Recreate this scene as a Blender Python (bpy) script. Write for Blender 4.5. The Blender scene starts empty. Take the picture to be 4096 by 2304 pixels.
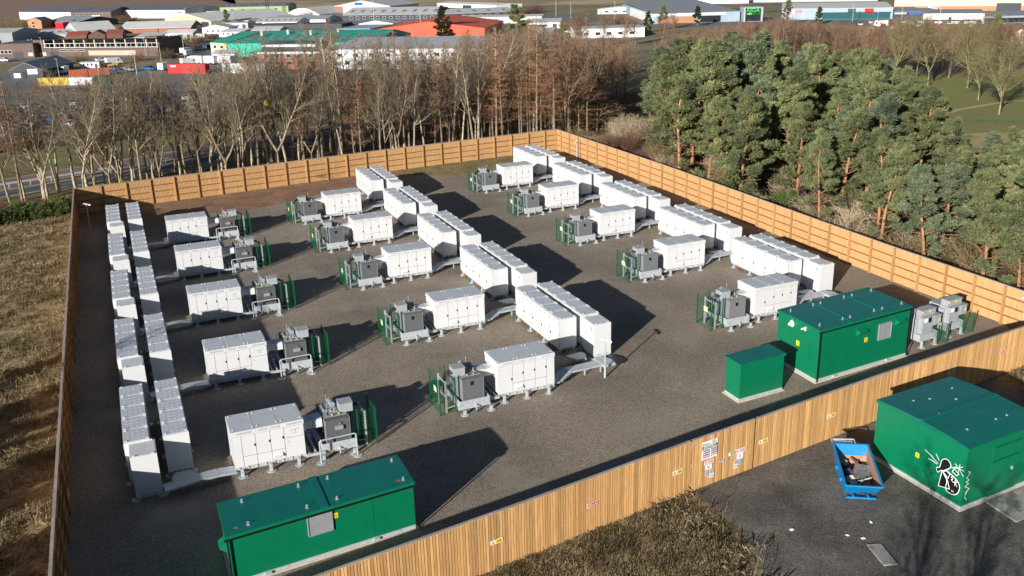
import bpy, math, random
import numpy as np
from mathutils import Vector, Matrix
R = math.radians
sc = bpy.context.scene
col = sc.collection
random.seed(5)
rng = np.random.default_rng(5)

# ---------------------------------------------------------------- camera, sky, sun, exposure
CAM = Vector((0.0, 0.0, 26.586))
PITCH, ROLL, YAW, FPX = R(19.165), R(-1.54), R(22.483), 3795.879
fw = Vector((math.sin(YAW)*math.cos(PITCH), math.cos(YAW)*math.cos(PITCH), -math.sin(PITCH)))
rt = Vector((math.cos(YAW), -math.sin(YAW), 0.0)); up = rt.cross(fw)
rr = rt*math.cos(ROLL)+up*math.sin(ROLL); uu = up*math.cos(ROLL)-rt*math.sin(ROLL)
cd = bpy.data.cameras.new('camera'); cd.sensor_width = 36.0; cd.lens = FPX/4096*36
cd.clip_start = .5; cd.clip_end = 6000
cam = bpy.data.objects.new('camera', cd); col.objects.link(cam); sc.camera = cam
mw = Matrix.Identity(4)
for i, v in enumerate((rr, uu, -fw)):
    for j in range(3): mw[j][i] = v[j]
mw.translation = CAM; cam.matrix_world = mw

SUN_EL, SUN_AZ = R(16.2), R(232.7)          # azimuth clockwise from +y
w = bpy.data.worlds.new('World'); sc.world = w; w.use_nodes = True
nt = w.node_tree; bg = nt.nodes['Background']
sky = nt.nodes.new('ShaderNodeTexSky'); sky.sky_type = 'NISHITA'; sky.sun_disc = False
sky.sun_elevation = SUN_EL; sky.sun_rotation = SUN_AZ; sky.altitude = 60; sky.air_density = .65; sky.dust_density = .25
nt.links.new(sky.outputs[0], bg.inputs[0]); bg.inputs[1].default_value = 0.05
sl = bpy.data.lights.new('sun', 'SUN'); sl.energy = 5.0; sl.angle = R(0.5); sl.color = (1.0, .955, .885)
so = bpy.data.objects.new('sun', sl); col.objects.link(so)
sdir = Vector((math.sin(SUN_AZ)*math.cos(SUN_EL), math.cos(SUN_AZ)*math.cos(SUN_EL), math.sin(SUN_EL)))
so.rotation_euler = (-sdir).to_track_quat('-Z', 'Y').to_euler(); so.location = (0, 0, 60)
sc.view_settings.view_transform = 'Standard'; sc.view_settings.look = 'None'
sc.view_settings.exposure = 0.55; sc.view_settings.gamma = 1.0; sc.view_settings.use_curve_mapping = False
try:
    sc.cycles.max_bounces = 6; sc.cycles.use_denoising = True
except Exception: pass

def px(x, y, z=0):                            # image column of a world point, used only to order labels left to right
    d = Vector((x, y, z))-CAM
    return d.dot(rr)/d.dot(fw)

# ---------------------------------------------------------------- materials
MATS = {}
def mat(name, c, rough=.6, metal=0.0, var=.12, scale=3.0, c2=None, bump=0.0, bscale=None, rnd=0.0, detail=5,
        stretch=None, spec=.3, wear=None, coords='Object', contrast=(.3, .7), speck=None, trans=0.0):
    if name in MATS: return MATS[name]
    m = bpy.data.materials.new(name); m.use_nodes = True; N = m.node_tree.nodes; L = m.node_tree.links
    b = N['Principled BSDF']; b.inputs['Roughness'].default_value = rough; b.inputs['Metallic'].default_value = metal
    b.inputs['Specular IOR Level'].default_value = spec
    tc = N.new('ShaderNodeTexCoord'); vec = tc.outputs[coords]
    if stretch:
        mp = N.new('ShaderNodeMapping'); mp.inputs['Scale'].default_value = stretch
        L.new(vec, mp.inputs[0]); vec = mp.outputs[0]
    oi = N.new('ShaderNodeObjectInfo')
    ad = N.new('ShaderNodeVectorMath'); ad.operation = 'MULTIPLY_ADD'
    L.new(oi.outputs['Random'], ad.inputs[0]); ad.inputs[1].default_value = (37, 53, 71); L.new(vec, ad.inputs[2]); vec = ad.outputs[0]
    no = N.new('ShaderNodeTexNoise'); no.inputs['Scale'].default_value = scale; no.inputs['Detail'].default_value = detail
    no.inputs['Roughness'].default_value = .62; L.new(vec, no.inputs['Vector'])
    rp = N.new('ShaderNodeValToRGB'); L.new(no.outputs['Fac'], rp.inputs[0])
    rp.color_ramp.elements[0].position, rp.color_ramp.elements[1].position = contrast
    a = c if c2 is None else c2
    lo = [max(0, v*(1-var)) for v in a]; hi = [min(1, v*(1+var)) for v in c]
    rp.color_ramp.elements[0].color = (*lo, 1); rp.color_ramp.elements[1].color = (*hi, 1)
    out = rp.outputs[0]
    if speck:                                 # fine stones: scale, amount
        vo = N.new('ShaderNodeTexVoronoi'); vo.inputs['Scale'].default_value = speck[0]; L.new(vec, vo.inputs['Vector'])
        hs = N.new('ShaderNodeSeparateColor'); L.new(vo.outputs['Color'], hs.inputs[0])
        mr = N.new('ShaderNodeMapRange'); mr.inputs[3].default_value = 1-speck[1]; mr.inputs[4].default_value = 1+speck[1]
        L.new(hs.outputs[0], mr.inputs[0])
        mx = N.new('ShaderNodeVectorMath'); mx.operation = 'SCALE'; L.new(out, mx.inputs[0]); L.new(mr.outputs[0], mx.inputs[3]); out = mx.outputs[0]
    if rnd:
        mr = N.new('ShaderNodeMapRange'); mr.inputs[3].default_value = 1-rnd; mr.inputs[4].default_value = 1+rnd
        L.new(oi.outputs['Random'], mr.inputs[0])
        mx = N.new('ShaderNodeVectorMath'); mx.operation = 'SCALE'; L.new(out, mx.inputs[0]); L.new(mr.outputs[0], mx.inputs[3]); out = mx.outputs[0]
    if wear:                                  # (colour, scale, threshold)
        n2 = N.new('ShaderNodeTexNoise'); n2.inputs['Scale'].default_value = wear[1]; n2.inputs['Detail'].default_value = 7
        L.new(vec, n2.inputs['Vector'])
        r2 = N.new('ShaderNodeValToRGB'); r2.color_ramp.elements[0].position = wear[2]; r2.color_ramp.elements[1].position = min(1, wear[2]+.12)
        L.new(n2.outputs['Fac'], r2.inputs[0])
        mi = N.new('ShaderNodeMix'); mi.data_type = 'RGBA'; L.new(r2.outputs[0], mi.inputs[0]); L.new(out, mi.inputs[6]); mi.inputs[7].default_value = (*wear[0], 1)
        out = mi.outputs[2]
    L.new(out, b.inputs['Base Color'])
    if bump:
        bn = N.new('ShaderNodeTexNoise'); bn.inputs['Scale'].default_value = bscale or scale*4; bn.inputs['Detail'].default_value = 4; L.new(vec, bn.inputs['Vector'])
        bp = N.new('ShaderNodeBump'); bp.inputs['Strength'].default_value = bump; bp.inputs['Distance'].default_value = .05
        L.new(bn.outputs['Fac'], bp.inputs['Height']); L.new(bp.outputs[0], b.inputs['Normal'])
    if trans:
        tr = N.new('ShaderNodeBsdfTranslucent'); L.new(out, tr.inputs[0]); ms = N.new('ShaderNodeMixShader'); ms.inputs[0].default_value = trans
        L.new(b.outputs[0], ms.inputs[1]); L.new(tr.outputs[0], ms.inputs[2]); L.new(ms.outputs[0], N['Material Output'].inputs[0])
    MATS[name] = m
    return m

white = mat('white_paint', (.63, .63, .635), .38, var=.03, scale=1.2, spec=.4, wear=((.53, .52, .50), 1.1, .66))
whiteroof = mat('white_roof_paint', (.50, .53, .57), .42, var=.06, scale=2.0, wear=((.40, .40, .39), 1.6, .62))
galv = mat('galvanised_steel', (.52, .56, .585), .45, .3, var=.16, scale=9, wear=((.36, .38, .39), 5, .58))
greyp = mat('grey_paint', (.27, .295, .315), .45, var=.07, scale=3)
greyl = mat('light_grey_paint', (.34, .365, .38), .42, var=.06, scale=3)
fin = mat('radiator_grey', (.215, .225, .235), .5, var=.1, scale=4)
black = mat('black_plastic', (.012, .012, .013), .4, var=.1)
rubber = mat('cable_black', (.02, .02, .022), .5, var=.1)
orange = mat('orange_cable', (.72, .16, .02), .5)
yellow = mat('yellow_sign', (.85, .62, .02), .45, var=.03)
signw = mat('sign_white', (.82, .82, .82), .4, var=.03)
signr = mat('sign_red', (.55, .015, .035), .4, var=.03)
signg = mat('sign_green', (.0, .21, .075), .4, var=.03)
signb = mat('sign_navy', (.015, .03, .15), .4, var=.03)
signbl = mat('sign_blue', (.01, .13, .32), .4, var=.03)
ink = mat('black_ink', (.015, .015, .015), .5, var=.02)
green = mat('green_paint', (.002, .165, .075), .36, var=.06, scale=1.2, spec=.45, wear=((.012, .20, .10), .9, .68))
greenroof = mat('green_roof_paint', (.003, .14, .108), .27, var=.10, scale=.8, spec=.6, wear=((.055, .145, .11), .9, .66))
greenmesh = mat('green_mesh_coating', (.003, .10, .04), .4, var=.1)
concrete = mat('pale_concrete', (.55, .50, .41), .85, var=.15, scale=3, bump=.3)
timber = mat('fence_timber', (.64, .375, .155), .72, var=.12, scale=1.3, c2=(.46, .25, .095), stretch=(26, 26, .8), rnd=.26, bump=.2, bscale=10, wear=((.68, .46, .25), 2.2, .66))
timberb = mat('fence_timber_pale', (.66, .41, .19), .72, var=.12, scale=1.3, c2=(.54, .31, .13), stretch=(26, 26, .8), rnd=.18, bump=.2, bscale=10, wear=((.72, .50, .27), 2.2, .66))
rail_m = mat('fence_rail_timber', (.26, .12, .045), .75, var=.2, scale=2, rnd=.15)
post_m = mat('fence_post_timber', (.42, .225, .085), .75, var=.2, scale=2, stretch=(8, 8, 1), rnd=.15)
cap_m = mat('weathered_cap_timber', (.36, .31, .275), .8, var=.2, scale=1.2, rnd=.1)
rust = mat('rust', (.36, .15, .06), .85, var=.25, scale=5)
blue = mat('skip_blue', (.01, .22, .52), .5, var=.1, scale=2, wear=((.20, .16, .13), 2.4, .70))

# ---------------------------------------------------------------- mesh helpers
class MB:
    def __init__(s): s.v = []; s.f = []; s.mi = []
    def add(s, vs, fs, m=0):
        k = len(s.v); s.v += [tuple(p) for p in vs]; s.f += [tuple(i+k for i in f) for f in fs]; s.mi += [m]*len(fs); return s
    def box(s, x0, x1, y0, y1, z0, z1, m=0):
        return s.add([(x0,y0,z0),(x1,y0,z0),(x1,y1,z0),(x0,y1,z0),(x0,y0,z1),(x1,y0,z1),(x1,y1,z1),(x0,y1,z1)],
                     [(0,3,2,1),(4,5,6,7),(0,1,5,4),(1,2,6,5),(2,3,7,6),(3,0,4,7)], m)
    def prism(s, poly, z0, z1, m=0):          # polygon counter-clockwise seen from above; z1 may be a list
        n = len(poly); zt = z1 if isinstance(z1, (list, tuple)) else [z1]*n
        vs = [(p[0], p[1], z0) for p in poly]+[(p[0], p[1], zt[i]) for i, p in enumerate(poly)]
        return s.add(vs, [tuple(range(n))[::-1], tuple(range(n, 2*n))]+[(i, (i+1) % n, n+(i+1) % n, n+i) for i in range(n)], m)
    def tube(s, p0, p1, r0, r1=None, n=6, m=0, caps=True):
        r1 = r0 if r1 is None else r1
        p0, p1 = Vector(p0), Vector(p1); d = (p1-p0).normalized(); a = d.orthogonal().normalized(); b = d.cross(a)
        vs = []
        for p, r in ((p0, r0), (p1, r1)):
            for i in range(n):
                t = 2*math.pi*i/n; vs.append(p+a*(math.cos(t)*r)+b*(math.sin(t)*r))
        fs = [(i, (i+1) % n, n+(i+1) % n, n+i) for i in range(n)]
        if caps: fs += [tuple(range(n))[::-1], tuple(range(n, 2*n))]
        return s.add(vs, fs, m)
    def path(s, pts, r, n=5, m=0):
        for a, b in zip(pts, pts[1:]): s.tube(a, b, r, r, n, m)
        return s
    def bar(s, p0, p1, w, h, m=0):            # a box beam from p0 to p1
        p0, p1 = Vector(p0), Vector(p1); d = (p1-p0).normalized()
        sx = d.cross(Vector((0, 0, 1)))
        sx = Vector((1, 0, 0)) if sx.length < 1e-4 else sx.normalized()
        sz = sx.cross(d); sx = sx*(w/2); sz = sz*(h/2)
        vs = [p0-sx-sz, p0+sx-sz, p0+sx+sz, p0-sx+sz, p1-sx-sz, p1+sx-sz, p1+sx+sz, p1-sx+sz]
        return s.add(vs, [(0,1,2,3),(7,6,5,4),(0,4,5,1),(1,5,6,2),(2,6,7,3),(3,7,4,0)], m)
    def hexa(s, b, t, m=0):                   # four base and four top corners
        return s.add(list(b)+list(t), [(0,3,2,1),(4,5,6,7),(0,1,5,4),(1,2,6,5),(2,3,7,6),(3,0,4,7)], m)
    def mesh(s, name, mats):
        me = bpy.data.meshes.new(name); me.from_pydata(s.v, [], s.f)
        mats = mats if isinstance(mats, (list, tuple)) else [mats]
        for m in mats: me.materials.append(m)
        if len(mats) > 1: me.polygons.foreach_set('material_index', s.mi)
        me.update(); return me

def ob(name, me, parent=None, loc=(0, 0, 0), rz=0.0, scale=None):
    o = bpy.data.objects.new(name, me); col.objects.link(o); o.location = loc
    if rz: o.rotation_euler = (0, 0, rz)
    if scale is not None: o.scale = scale if isinstance(scale, (tuple, list)) else (scale,)*3
    if parent is not None: o.parent = parent
    return o
def tag(o, label, cat, group=None, kind=None):
    o['label'] = label; o['category'] = cat
    if group: o['group'] = group
    if kind: o['kind'] = kind
    return o
def thing(name, label, cat, loc=(0, 0, 0), rz=0.0, group=None, scale=None):
    o = ob(name, None, None, loc, rz, scale); o.empty_display_size = .3
    return tag(o, label, cat, group)
def struct(name, mb, m, label=None):
    o = ob(name, mb.mesh(name, m)); o['kind'] = 'structure'
    return o
def stuff(name, me, label, cat, parent=None):
    o = ob(name, me, parent); o['kind'] = 'stuff'
    if parent is None: o['label'] = label; o['category'] = cat
    return o
def fastmesh(name, verts, faces, m):          # numpy arrays, faces (N,k)
    me = bpy.data.meshes.new(name); k = faces.shape[1]; n = len(faces)
    me.vertices.add(len(verts)); me.vertices.foreach_set('co', verts.astype(np.float32).ravel())
    me.loops.add(n*k); me.loops.foreach_set('vertex_index', faces.astype(np.int32).ravel())
    me.polygons.add(n); me.polygons.foreach_set('loop_start', np.arange(0, n*k, k, dtype=np.int32))
    me.materials.append(m); me.update(calc_edges=True); me.validate(); return me
TX = {}
def text_mesh(s, size, m, align='CENTER', ext=.002, bold=0.0):
    key = (s, size, m.name, align, bold)
    if key in TX: return TX[key]
    cu = bpy.data.curves.new('lettering', 'FONT'); cu.body = s; cu.size = size; cu.align_x = align; cu.align_y = 'CENTER'; cu.extrude = ext; cu.offset = bold
    cu.resolution_u = 2
    o = bpy.data.objects.new('lettering_source', cu); me = bpy.data.meshes.new_from_object(o)
    bpy.data.objects.remove(o); bpy.data.curves.remove(cu)
    me.materials.clear(); me.materials.append(m); TX[key] = me; return me
def on_wall(name, me, parent, origin, t, s, z, off):
    """hang a flat mesh (x right, y up) on a vertical wall: origin + t*s, height z, off metres out from the wall (t x up points out)"""
    t = Vector((t[0], t[1], 0)).normalized(); n = Vector((t.y, -t.x, 0))
    o = ob(name, me, parent); p = Vector((origin[0], origin[1], 0))+t*s+n*off; p.z = z
    m = Matrix.Identity(4)
    for j in range(3): m[j][0] = t[j]; m[j][1] = (0, 0, 1)[j]; m[j][2] = n[j]
    m.translation = p; o.matrix_local = m; return o
def panel_mesh(w, h, d, m): return MB().box(-w/2, w/2, -h/2, h/2, 0, d).mesh('panel', m)
ORD = ['first', 'second', 'third', 'fourth', 'fifth', 'sixth', 'seventh', 'eighth', 'ninth', 'tenth', 'eleventh', 'twelfth', 'thirteenth',
       'fourteenth', 'fifteenth', 'sixteenth', 'seventeenth', 'eighteenth', 'nineteenth']
TENS = ['', '', 'twenty', 'thirty', 'forty', 'fifty', 'sixty', 'seventy', 'eighty', 'ninety']
def nth(i):                                   # 0 -> first
    n = i+1
    if n < 20: return ORD[n-1]
    h = ''
    if n >= 100: h = ('', 'two-', 'three-')[n//100-1]+('hundred-and-' if n % 100 else 'hundredth'); n %= 100
    if n == 0: return h
    if n < 20: return h+ORD[n-1]
    return h+(TENS[n//10][:-1]+'ieth' if n % 10 == 0 else TENS[n//10]+'-'+ORD[n % 10-1])
# ---------------------------------------------------------------- ground, yard, roads
m_ground = mat('rough_ground', (.24, .19, .11), .95, var=.3, scale=.05, c2=(.15, .14, .075), bump=.5, bscale=2, detail=9, speck=(3, .25))
m_gravel = mat('gravel', (.30, .248, .19), .95, var=.10, scale=.13, c2=(.215, .18, .145), bump=.55, bscale=20, detail=12, speck=(17, .38), wear=((.30, .265, .21), .22, .60))
m_soil = mat('bare_soil', (.29, .165, .10), .95, var=.18, scale=.35, c2=(.21, .125, .08), bump=.8, bscale=5, detail=10, speck=(6, .25))
m_scrubsoil = mat('dry_turf', (.27, .20, .105), .95, var=.25, scale=.5, c2=(.18, .16, .075), bump=.7, bscale=5, detail=10, speck=(6, .3))
m_tarmac = mat('worn_tarmac', (.155, .140, .122), .92, var=.2, scale=.4, c2=(.095, .088, .08), bump=.6, bscale=15, detail=11, speck=(17, .38))
m_drygrass = mat('dry_grass_ground', (.30, .225, .12), .95, var=.3, scale=.22, c2=(.15, .12, .055), bump=.9, bscale=4, detail=12, speck=(5, .35))
m_plough = mat('ploughed_soil', (.25, .165, .115), .95, var=.2, scale=.03, stretch=(1, 6, 1), detail=8)
m_stubble = mat('stubble_field', (.42, .32, .19), .95, var=.25, scale=.02, c2=(.25, .19, .11), detail=8)
m_asphalt = mat('estate_asphalt', (.17, .165, .16), .9, var=.25, scale=.06, detail=8)
m_pink = mat('pink_road_surface', (.22, .14, .125), .9, var=.14, scale=.2, detail=8)
m_shaderoad = mat('shade_dark_road_surface', (.10, .10, .105), .9, var=.14, scale=.2, detail=8)  # shade over the near carriageway is put into this dark colour
m_verge = mat('verge_turf', (.15, .155, .055), .95, var=.3, scale=.12, c2=(.17, .12, .06), bump=.6, bscale=3, detail=9)
m_park = mat('park_turf', (.17, .19, .05), .95, var=.25, scale=.05, c2=(.30, .25, .11), detail=9, bump=.3)
m_mark = mat('road_paint', (.75, .75, .73), .7, var=.1, scale=3)
m_leaf = mat('leaf_litter', (.155, .10, .055), .95, var=.3, scale=.4, c2=(.08, .06, .03), bump=.8, bscale=3, detail=11, speck=(4, .3))

def ring(poly, step=1.2, amp=.25, seed=1):     # uneven edge for a soft-edged patch
    r = random.Random(seed); out = []
    for a, b in zip(poly, poly[1:]+poly[:1]):
        n = max(1, int(math.hypot(b[0]-a[0], b[1]-a[1])/step))
        for i in range(n):
            t = i/n; out.append((a[0]+(b[0]-a[0])*t+r.uniform(-amp, amp)*(i > 0), a[1]+(b[1]-a[1])*t+r.uniform(-amp, amp)*(i > 0)))
    return out
def sheet(name, poly, z, m):
    return struct(name, MB().add([(p[0], p[1], z) for p in poly], [tuple(range(len(poly)))]), m)

g = MB(); g.add([(-3000, -600, 0), (3000, -600, 0), (3000, 4500, 0), (-3000, 4500, 0)], [(0, 1, 2, 3)])
struct('ground', g, m_ground)
FRONT = [(-5.15, 31.9), (5, 33.5), (14.05, 34.87), (24.85, 36.6), (29.3, 37.2), (39.9, 38.75), (53.5, 40.45), (58.6, 41.1)]
RIGHT = [(58.6, 41.1), (58.5, 58), (59.35, 95), (59.1, 124.4)]
BACK = [(-5.2, 117.5), (14.3, 119.65), (30, 121.7), (59.1, 124.4)]
LEFT = [(-5.15, 31.9), (-5.2, 117.5)]
sheet('gravel_yard', FRONT+RIGHT[1:]+BACK[::-1][1:], .004, m_gravel)
sheet('soil_strip', ring([(-5.1, 112.5), (2, 110.6), (14, 110.1), (18, 111.3), (27, 116.2), (35, 118.0), (34.5, 122.0), (30, 121.6), (14.3, 119.55), (-5.1, 117.4)], 1.0, .22), .008, m_soil)
sheet('turf_strip', ring([(35, 118.0), (42, 114.9), (46, 115.6), (50, 118.6), (58.9, 119.5), (59.0, 124.3), (34.5, 122.1)], 1.0, .25, 3), .009, m_scrubsoil)
sheet('access_yard', ring([(24.9, 36.52), (25.3, 33.5), (25.0, 31.4), (23.6, 28.5), (20, 22), (14, 8), (70, 8), (70, 24), (56, 31), (50.6, 36.5), (50.2, 39.9), (39.9, 38.68), (29.3, 37.12)], 1.4, .2, 4), .004, m_tarmac)
sheet('dry_field', ring([(-60, 20), (-5.25, 20), (-5.28, 117), (-7, 119.5), (-40, 112), (-60, 100)], 2, .1, 5), .004, m_drygrass)
sheet('rough_bank', ring([(-5.0, 31.85), (5, 33.4), (14.05, 34.8), (24.75, 36.5), (25.1, 33.5), (24.8, 31.4), (23.4, 28.5), (19.8, 22), (12, 6), (-5, 6)], 2, .02, 6), .0055, m_drygrass)
sheet('rough_bank', ring([(50.3, 39.9), (58.5, 41.0), (75, 42), (80, 30), (57, 31.2), (50.8, 36.6)], 2, .1, 7), .0055, m_drygrass)
sheet('wood_floor', ring([(-40, 117), (-5.5, 118), (58.6, 125), (59.6, 124), (60, 40), (95, 44), (108, 90), (104, 112), (112, 150), (100, 172), (66, 170), (40, 161), (24, 150), (8, 140.5), (-15, 131.5), (-40, 124)], 3, .4, 8), .006, m_leaf)
# dual carriageway beyond the belt of trees
def road(name, pts, w, z, m):
    L_, Rr = [], []
    for i, p in enumerate(pts):
        a = pts[max(0, i-1)]; b = pts[min(len(pts)-1, i+1)]; d = Vector((b[0]-a[0], b[1]-a[1], 0)).normalized(); n = Vector((-d.y, d.x, 0))
        L_.append((p[0]+n.x*w/2, p[1]+n.y*w/2, z)); Rr.append((p[0]-n.x*w/2, p[1]-n.y*w/2, z))
    mb = MB(); k = len(pts); mb.add(L_+Rr, [(k+i, k+i+1, i+1, i) for i in range(k-1)])
    return struct(name, mb, m)
sheet('verge', [(-80, 108), (-40, 119.5), (-16, 128), (2, 134), (20, 142), (40, 152), (66, 166), (70, 182), (40, 178), (20, 172), (-10, 168), (-80, 160)], .010, m_verge)
nearR = [(-80, 112), (-40, 124.5), (-15, 133.5), (0, 138.3), (20, 147), (40, 157), (70, 173)]
farR = [(-80, 119), (-40, 131.5), (-15, 140.2), (0, 146.5), (18, 153.5), (40, 165), (70, 181)]
road('road', nearR, 4.4, .014, m_shaderoad); road('road', farR, 6.2, .014, m_pink)
def off(pts, d):
    out = []
    for i, p in enumerate(pts):
        a = pts[max(0, i-1)]; b = pts[min(len(pts)-1, i+1)]; v = Vector((b[0]-a[0], b[1]-a[1], 0)).normalized(); out.append((p[0]-v.y*d, p[1]+v.x*d))
    return out
for pts, ds in ((nearR, (-2.0, 2.0)), (farR, (-2.9, 2.9))):
    for d in ds: road('road_line', off(pts, d), .16, .018, m_mark)
gp_ = [(x, y-.4) for x, y in off(nearR, 3.4)]
gr = MB(); gl = []
for a, b in zip(gp_, gp_[1:]):
    n = max(1, int(math.hypot(b[0]-a[0], b[1]-a[1])/2.5))
    for i in range(n): t = i/n; gl.append((a[0]+(b[0]-a[0])*t, a[1]+(b[1]-a[1])*t))
for a, b in zip(gl, gl[1:]): gr.bar((*a, .62), (*b, .62), .04, .26)
gt = thing('guard_rail', 'galvanised crash barrier along the dual carriageway behind the bare trees', 'crash barrier')
ob('rail', gr.mesh('rail', galv), gt)
pm = MB().box(-.04, .04, -.04, .04, 0, .55).mesh('post', galv)
for p in gl[::1]: ob('post', pm, gt, (p[0], p[1], 0))
sheet('car_park', [(-90, 165), (-10, 172), (20, 176), (46, 184), (46, 222), (-20, 245), (-90, 250)], .011, m_asphalt)
sheet('estate_yard', [(-120, 252), (-20, 247), (50, 225), (100, 215), (100, 330), (215, 380), (190, 470), (60, 640), (-120, 640)], .008, m_asphalt)
for nm, poly in (('verge', [(-60, 318), (14, 296), (22, 318), (-40, 345)]), ('verge', [(-60, 372), (28, 372), (30, 470), (-60, 520)]), ('verge', [(-120, 560), (50, 470), (44, 560), (-40, 630), (-120, 636)]), ('verge', [(112, 470), (200, 440), (215, 520), (120, 560)])):
    sheet(nm, poly, .012, m_scrubsoil)
sheet('ploughed_field', [(-700, 640), (-42, 646), (48, 605), (84, 640), (150, 1200), (150, 3500), (-1500, 3500)], .012, m_plough)
sheet('stubble_field', [(90, 600), (170, 545), (260, 520), (330, 480), (900, 600), (900, 3000), (160, 3000)], .012, m_stubble)
sheet('retail_car_park', [(185, 330), (245, 305), (262, 262), (330, 205), (420, 230), (420, 330), (300, 345), (215, 350)], .012, m_asphalt)
sheet('road', [(170, 395), (182, 392), (235, 520), (222, 524)], .016, m_asphalt)
sheet('park', [(104, 98), (118, 88), (200, 78), (220, 140), (190, 150), (150, 165), (110, 165), (76, 138), (78, 132), (108, 150), (112, 130)], .010, m_park)
road('path', [(125, 118), (134, 121.4), (146, 123.5), (170, 122)], 1.3, .016, mat('path_gravel', (.42, .33, .20), .95, var=.15, scale=1))
sheet('sand_patch', ring([(108, 99), (118, 104), (132, 101), (128, 92), (114, 92)], 2, .4, 9), .016, mat('sandy_turf', (.42, .33, .17), .95, var=.25, scale=.4, c2=(.30, .25, .11)))
sheet('grass_glade', ring([(70, 128), (77, 138), (88, 150), (92, 147), (84, 136), (76, 128)], 1.5, .4, 10), .012, m_park)

# ---------------------------------------------------------------- timber fences
def along(path, pitch, start=0.0):
    out = []; rem = start
    for a, b in zip(path, path[1:]):
        d = math.hypot(b[0]-a[0], b[1]-a[1]); t = rem
        while t < d:
            out.append((a[0]+(b[0]-a[0])*t/d, a[1]+(b[1]-a[1])*t/d, math.atan2(b[1]-a[1], b[0]-a[0]))); t += pitch
        rem = t-d
    return out
BW = .147
def board_meshes(bm):
    out = []
    for k in range(6):
        r = random.Random(k); h = 2.965+r.uniform(-.012, .012); th = .022; y0 = r.uniform(0, .006); wv = .057+r.uniform(-.004, .003)
        mb = MB(); mb.hexa([(-wv, y0, .02), (wv, y0+r.uniform(-.003, .003), .02), (wv, y0+th, .02), (-wv, y0+th, .02)], [(-wv+r.uniform(-.003, .003), y0, h), (wv+r.uniform(-.003, .003), y0, h), (wv, y0+th, h), (-wv, y0+th, h)])
        out.append(mb.mesh('board', bm))
    return out
BOARDS, BOARDSB = board_meshes(timber), board_meshes(timberb)
POST = MB().box(-.085, .085, -.07, .07, 0, 2.93).mesh('post', post_m)
def fence(name, label, path, outside, singles=(0, 300), post_step=2.72, caps=True, start=0.06, bmesh=None):
    """boards on the outside of posts and rails; outside=+1: to the left of the path direction"""
    BD = bmesh or BOARDS
    t = thing(name, label, 'fence', (path[0][0], path[0][1], 0)); o = Vector((*path[0], 0))
    loc = lambda x, y, z=0: (x-o.x, y-o.y, z)
    bs = along(path, BW, start); mass = MB(); strips = MB()
    for i, (x, y, a) in enumerate(bs):
        n = Vector((-math.sin(a), math.cos(a), 0))*outside; c, s = math.cos(a), math.sin(a)
        def quad(mid, w2, f0, f1):
            q = [(x+c*(mid+e*w2)+n.x*f-o.x, y+s*(mid+e*w2)+n.y*f-o.y) for e, f in ((-1, f0), (1, f0), (1, f1), (-1, f1))]
            return q[::-1] if outside < 0 else q
        if singles[0] <= i < singles[1]:
            ob('board', BD[random.randrange(6)], t, loc(x+n.x*.05, y+n.y*.05), a if outside > 0 else a+math.pi)
        else: mass.prism(quad(0, .057, .052, .074), .02, 2.965+random.uniform(-.01, .01))
        if i: strips.prism(quad(-BW/2, .045, .024, .036), .03, 2.94)
    if mass.v: so_ = ob('boards', mass.mesh('boards', BD[0].materials[0]), t); so_['kind'] = 'stuff'
    so_ = ob('cover_strips', strips.mesh('cover_strips', BD[0].materials[0]), t); so_['kind'] = 'stuff'
    ps = along(path, post_step, .09)
    e = path[-1]; d0 = along(path, 1, 0)[-1][2]
    ps.append((e[0]-math.cos(d0)*.08, e[1]-math.sin(d0)*.08, d0))
    for x, y, a in ps:
        n = Vector((-math.sin(a), math.cos(a), 0))*outside
        ob('post', POST, t, loc(x-n.x*.09, y-n.y*.09), a)
    for (x0, y0, a), (x1, y1, b) in zip(ps, ps[1:]):
        n = Vector((-math.sin(a), math.cos(a), 0))*outside
        for z in (.72, 1.45, 2.18):
            mb = MB().bar((*loc(x0+n.x*-.012, y0+n.y*-.012)[:2], z), (*loc(x1+n.x*-.012, y1+n.y*-.012)[:2], z), .07, .085)
            ob('rail', mb.mesh('rail', rail_m), t)
        if caps:
            mb = MB().bar((*loc(x0+n.x*.035, y0+n.y*.035)[:2], 3.0), (*loc(x1+n.x*.035, y1+n.y*.035)[:2], 3.0), .15, .035)
            ob('cap', mb.mesh('cap', cap_m), t)
    return t
fence('timber_fence', 'tall timber board fence along the left side, dark inside, beside dry field', LEFT, 1, singles=(0, 0))
fence('timber_fence', 'tall orange timber fence along the far side below bare trees', BACK, 1, singles=(40, 340), bmesh=BOARDSB)
fence('timber_fence', 'tall sunlit timber fence along the right side below the pines', RIGHT, -1, singles=(0, 300), bmesh=BOARDSB)
fence('timber_fence', 'near timber board fence left of the double gate', FRONT[:4], -1, singles=(0, 300))
fence('timber_fence', 'near timber board fence right of the double gate, behind green plant house', FRONT[4:], -1, singles=(0, 300))

def flatsign(w, h, m=None): return panel_mesh(w, h, .006, m or signw)
tri = MB().add([(-.5, -.4, .002), (.5, -.4, .002), (0, .46, .002)], [(0, 1, 2)]).add([(-.34, -.31, .003), (.34, -.31, .003), (0, .28, .003)], [(0, 1, 2)], 1).add([(-.05, -.2, .004), (.09, -.02, .004), (.02, .0, .004), (.08, .2, .004), (-.08, .02, .004), (0, -.02, .004)], [(0, 1, 2, 3, 4, 5)]).mesh('hazard_triangle', [ink, yellow])
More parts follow.
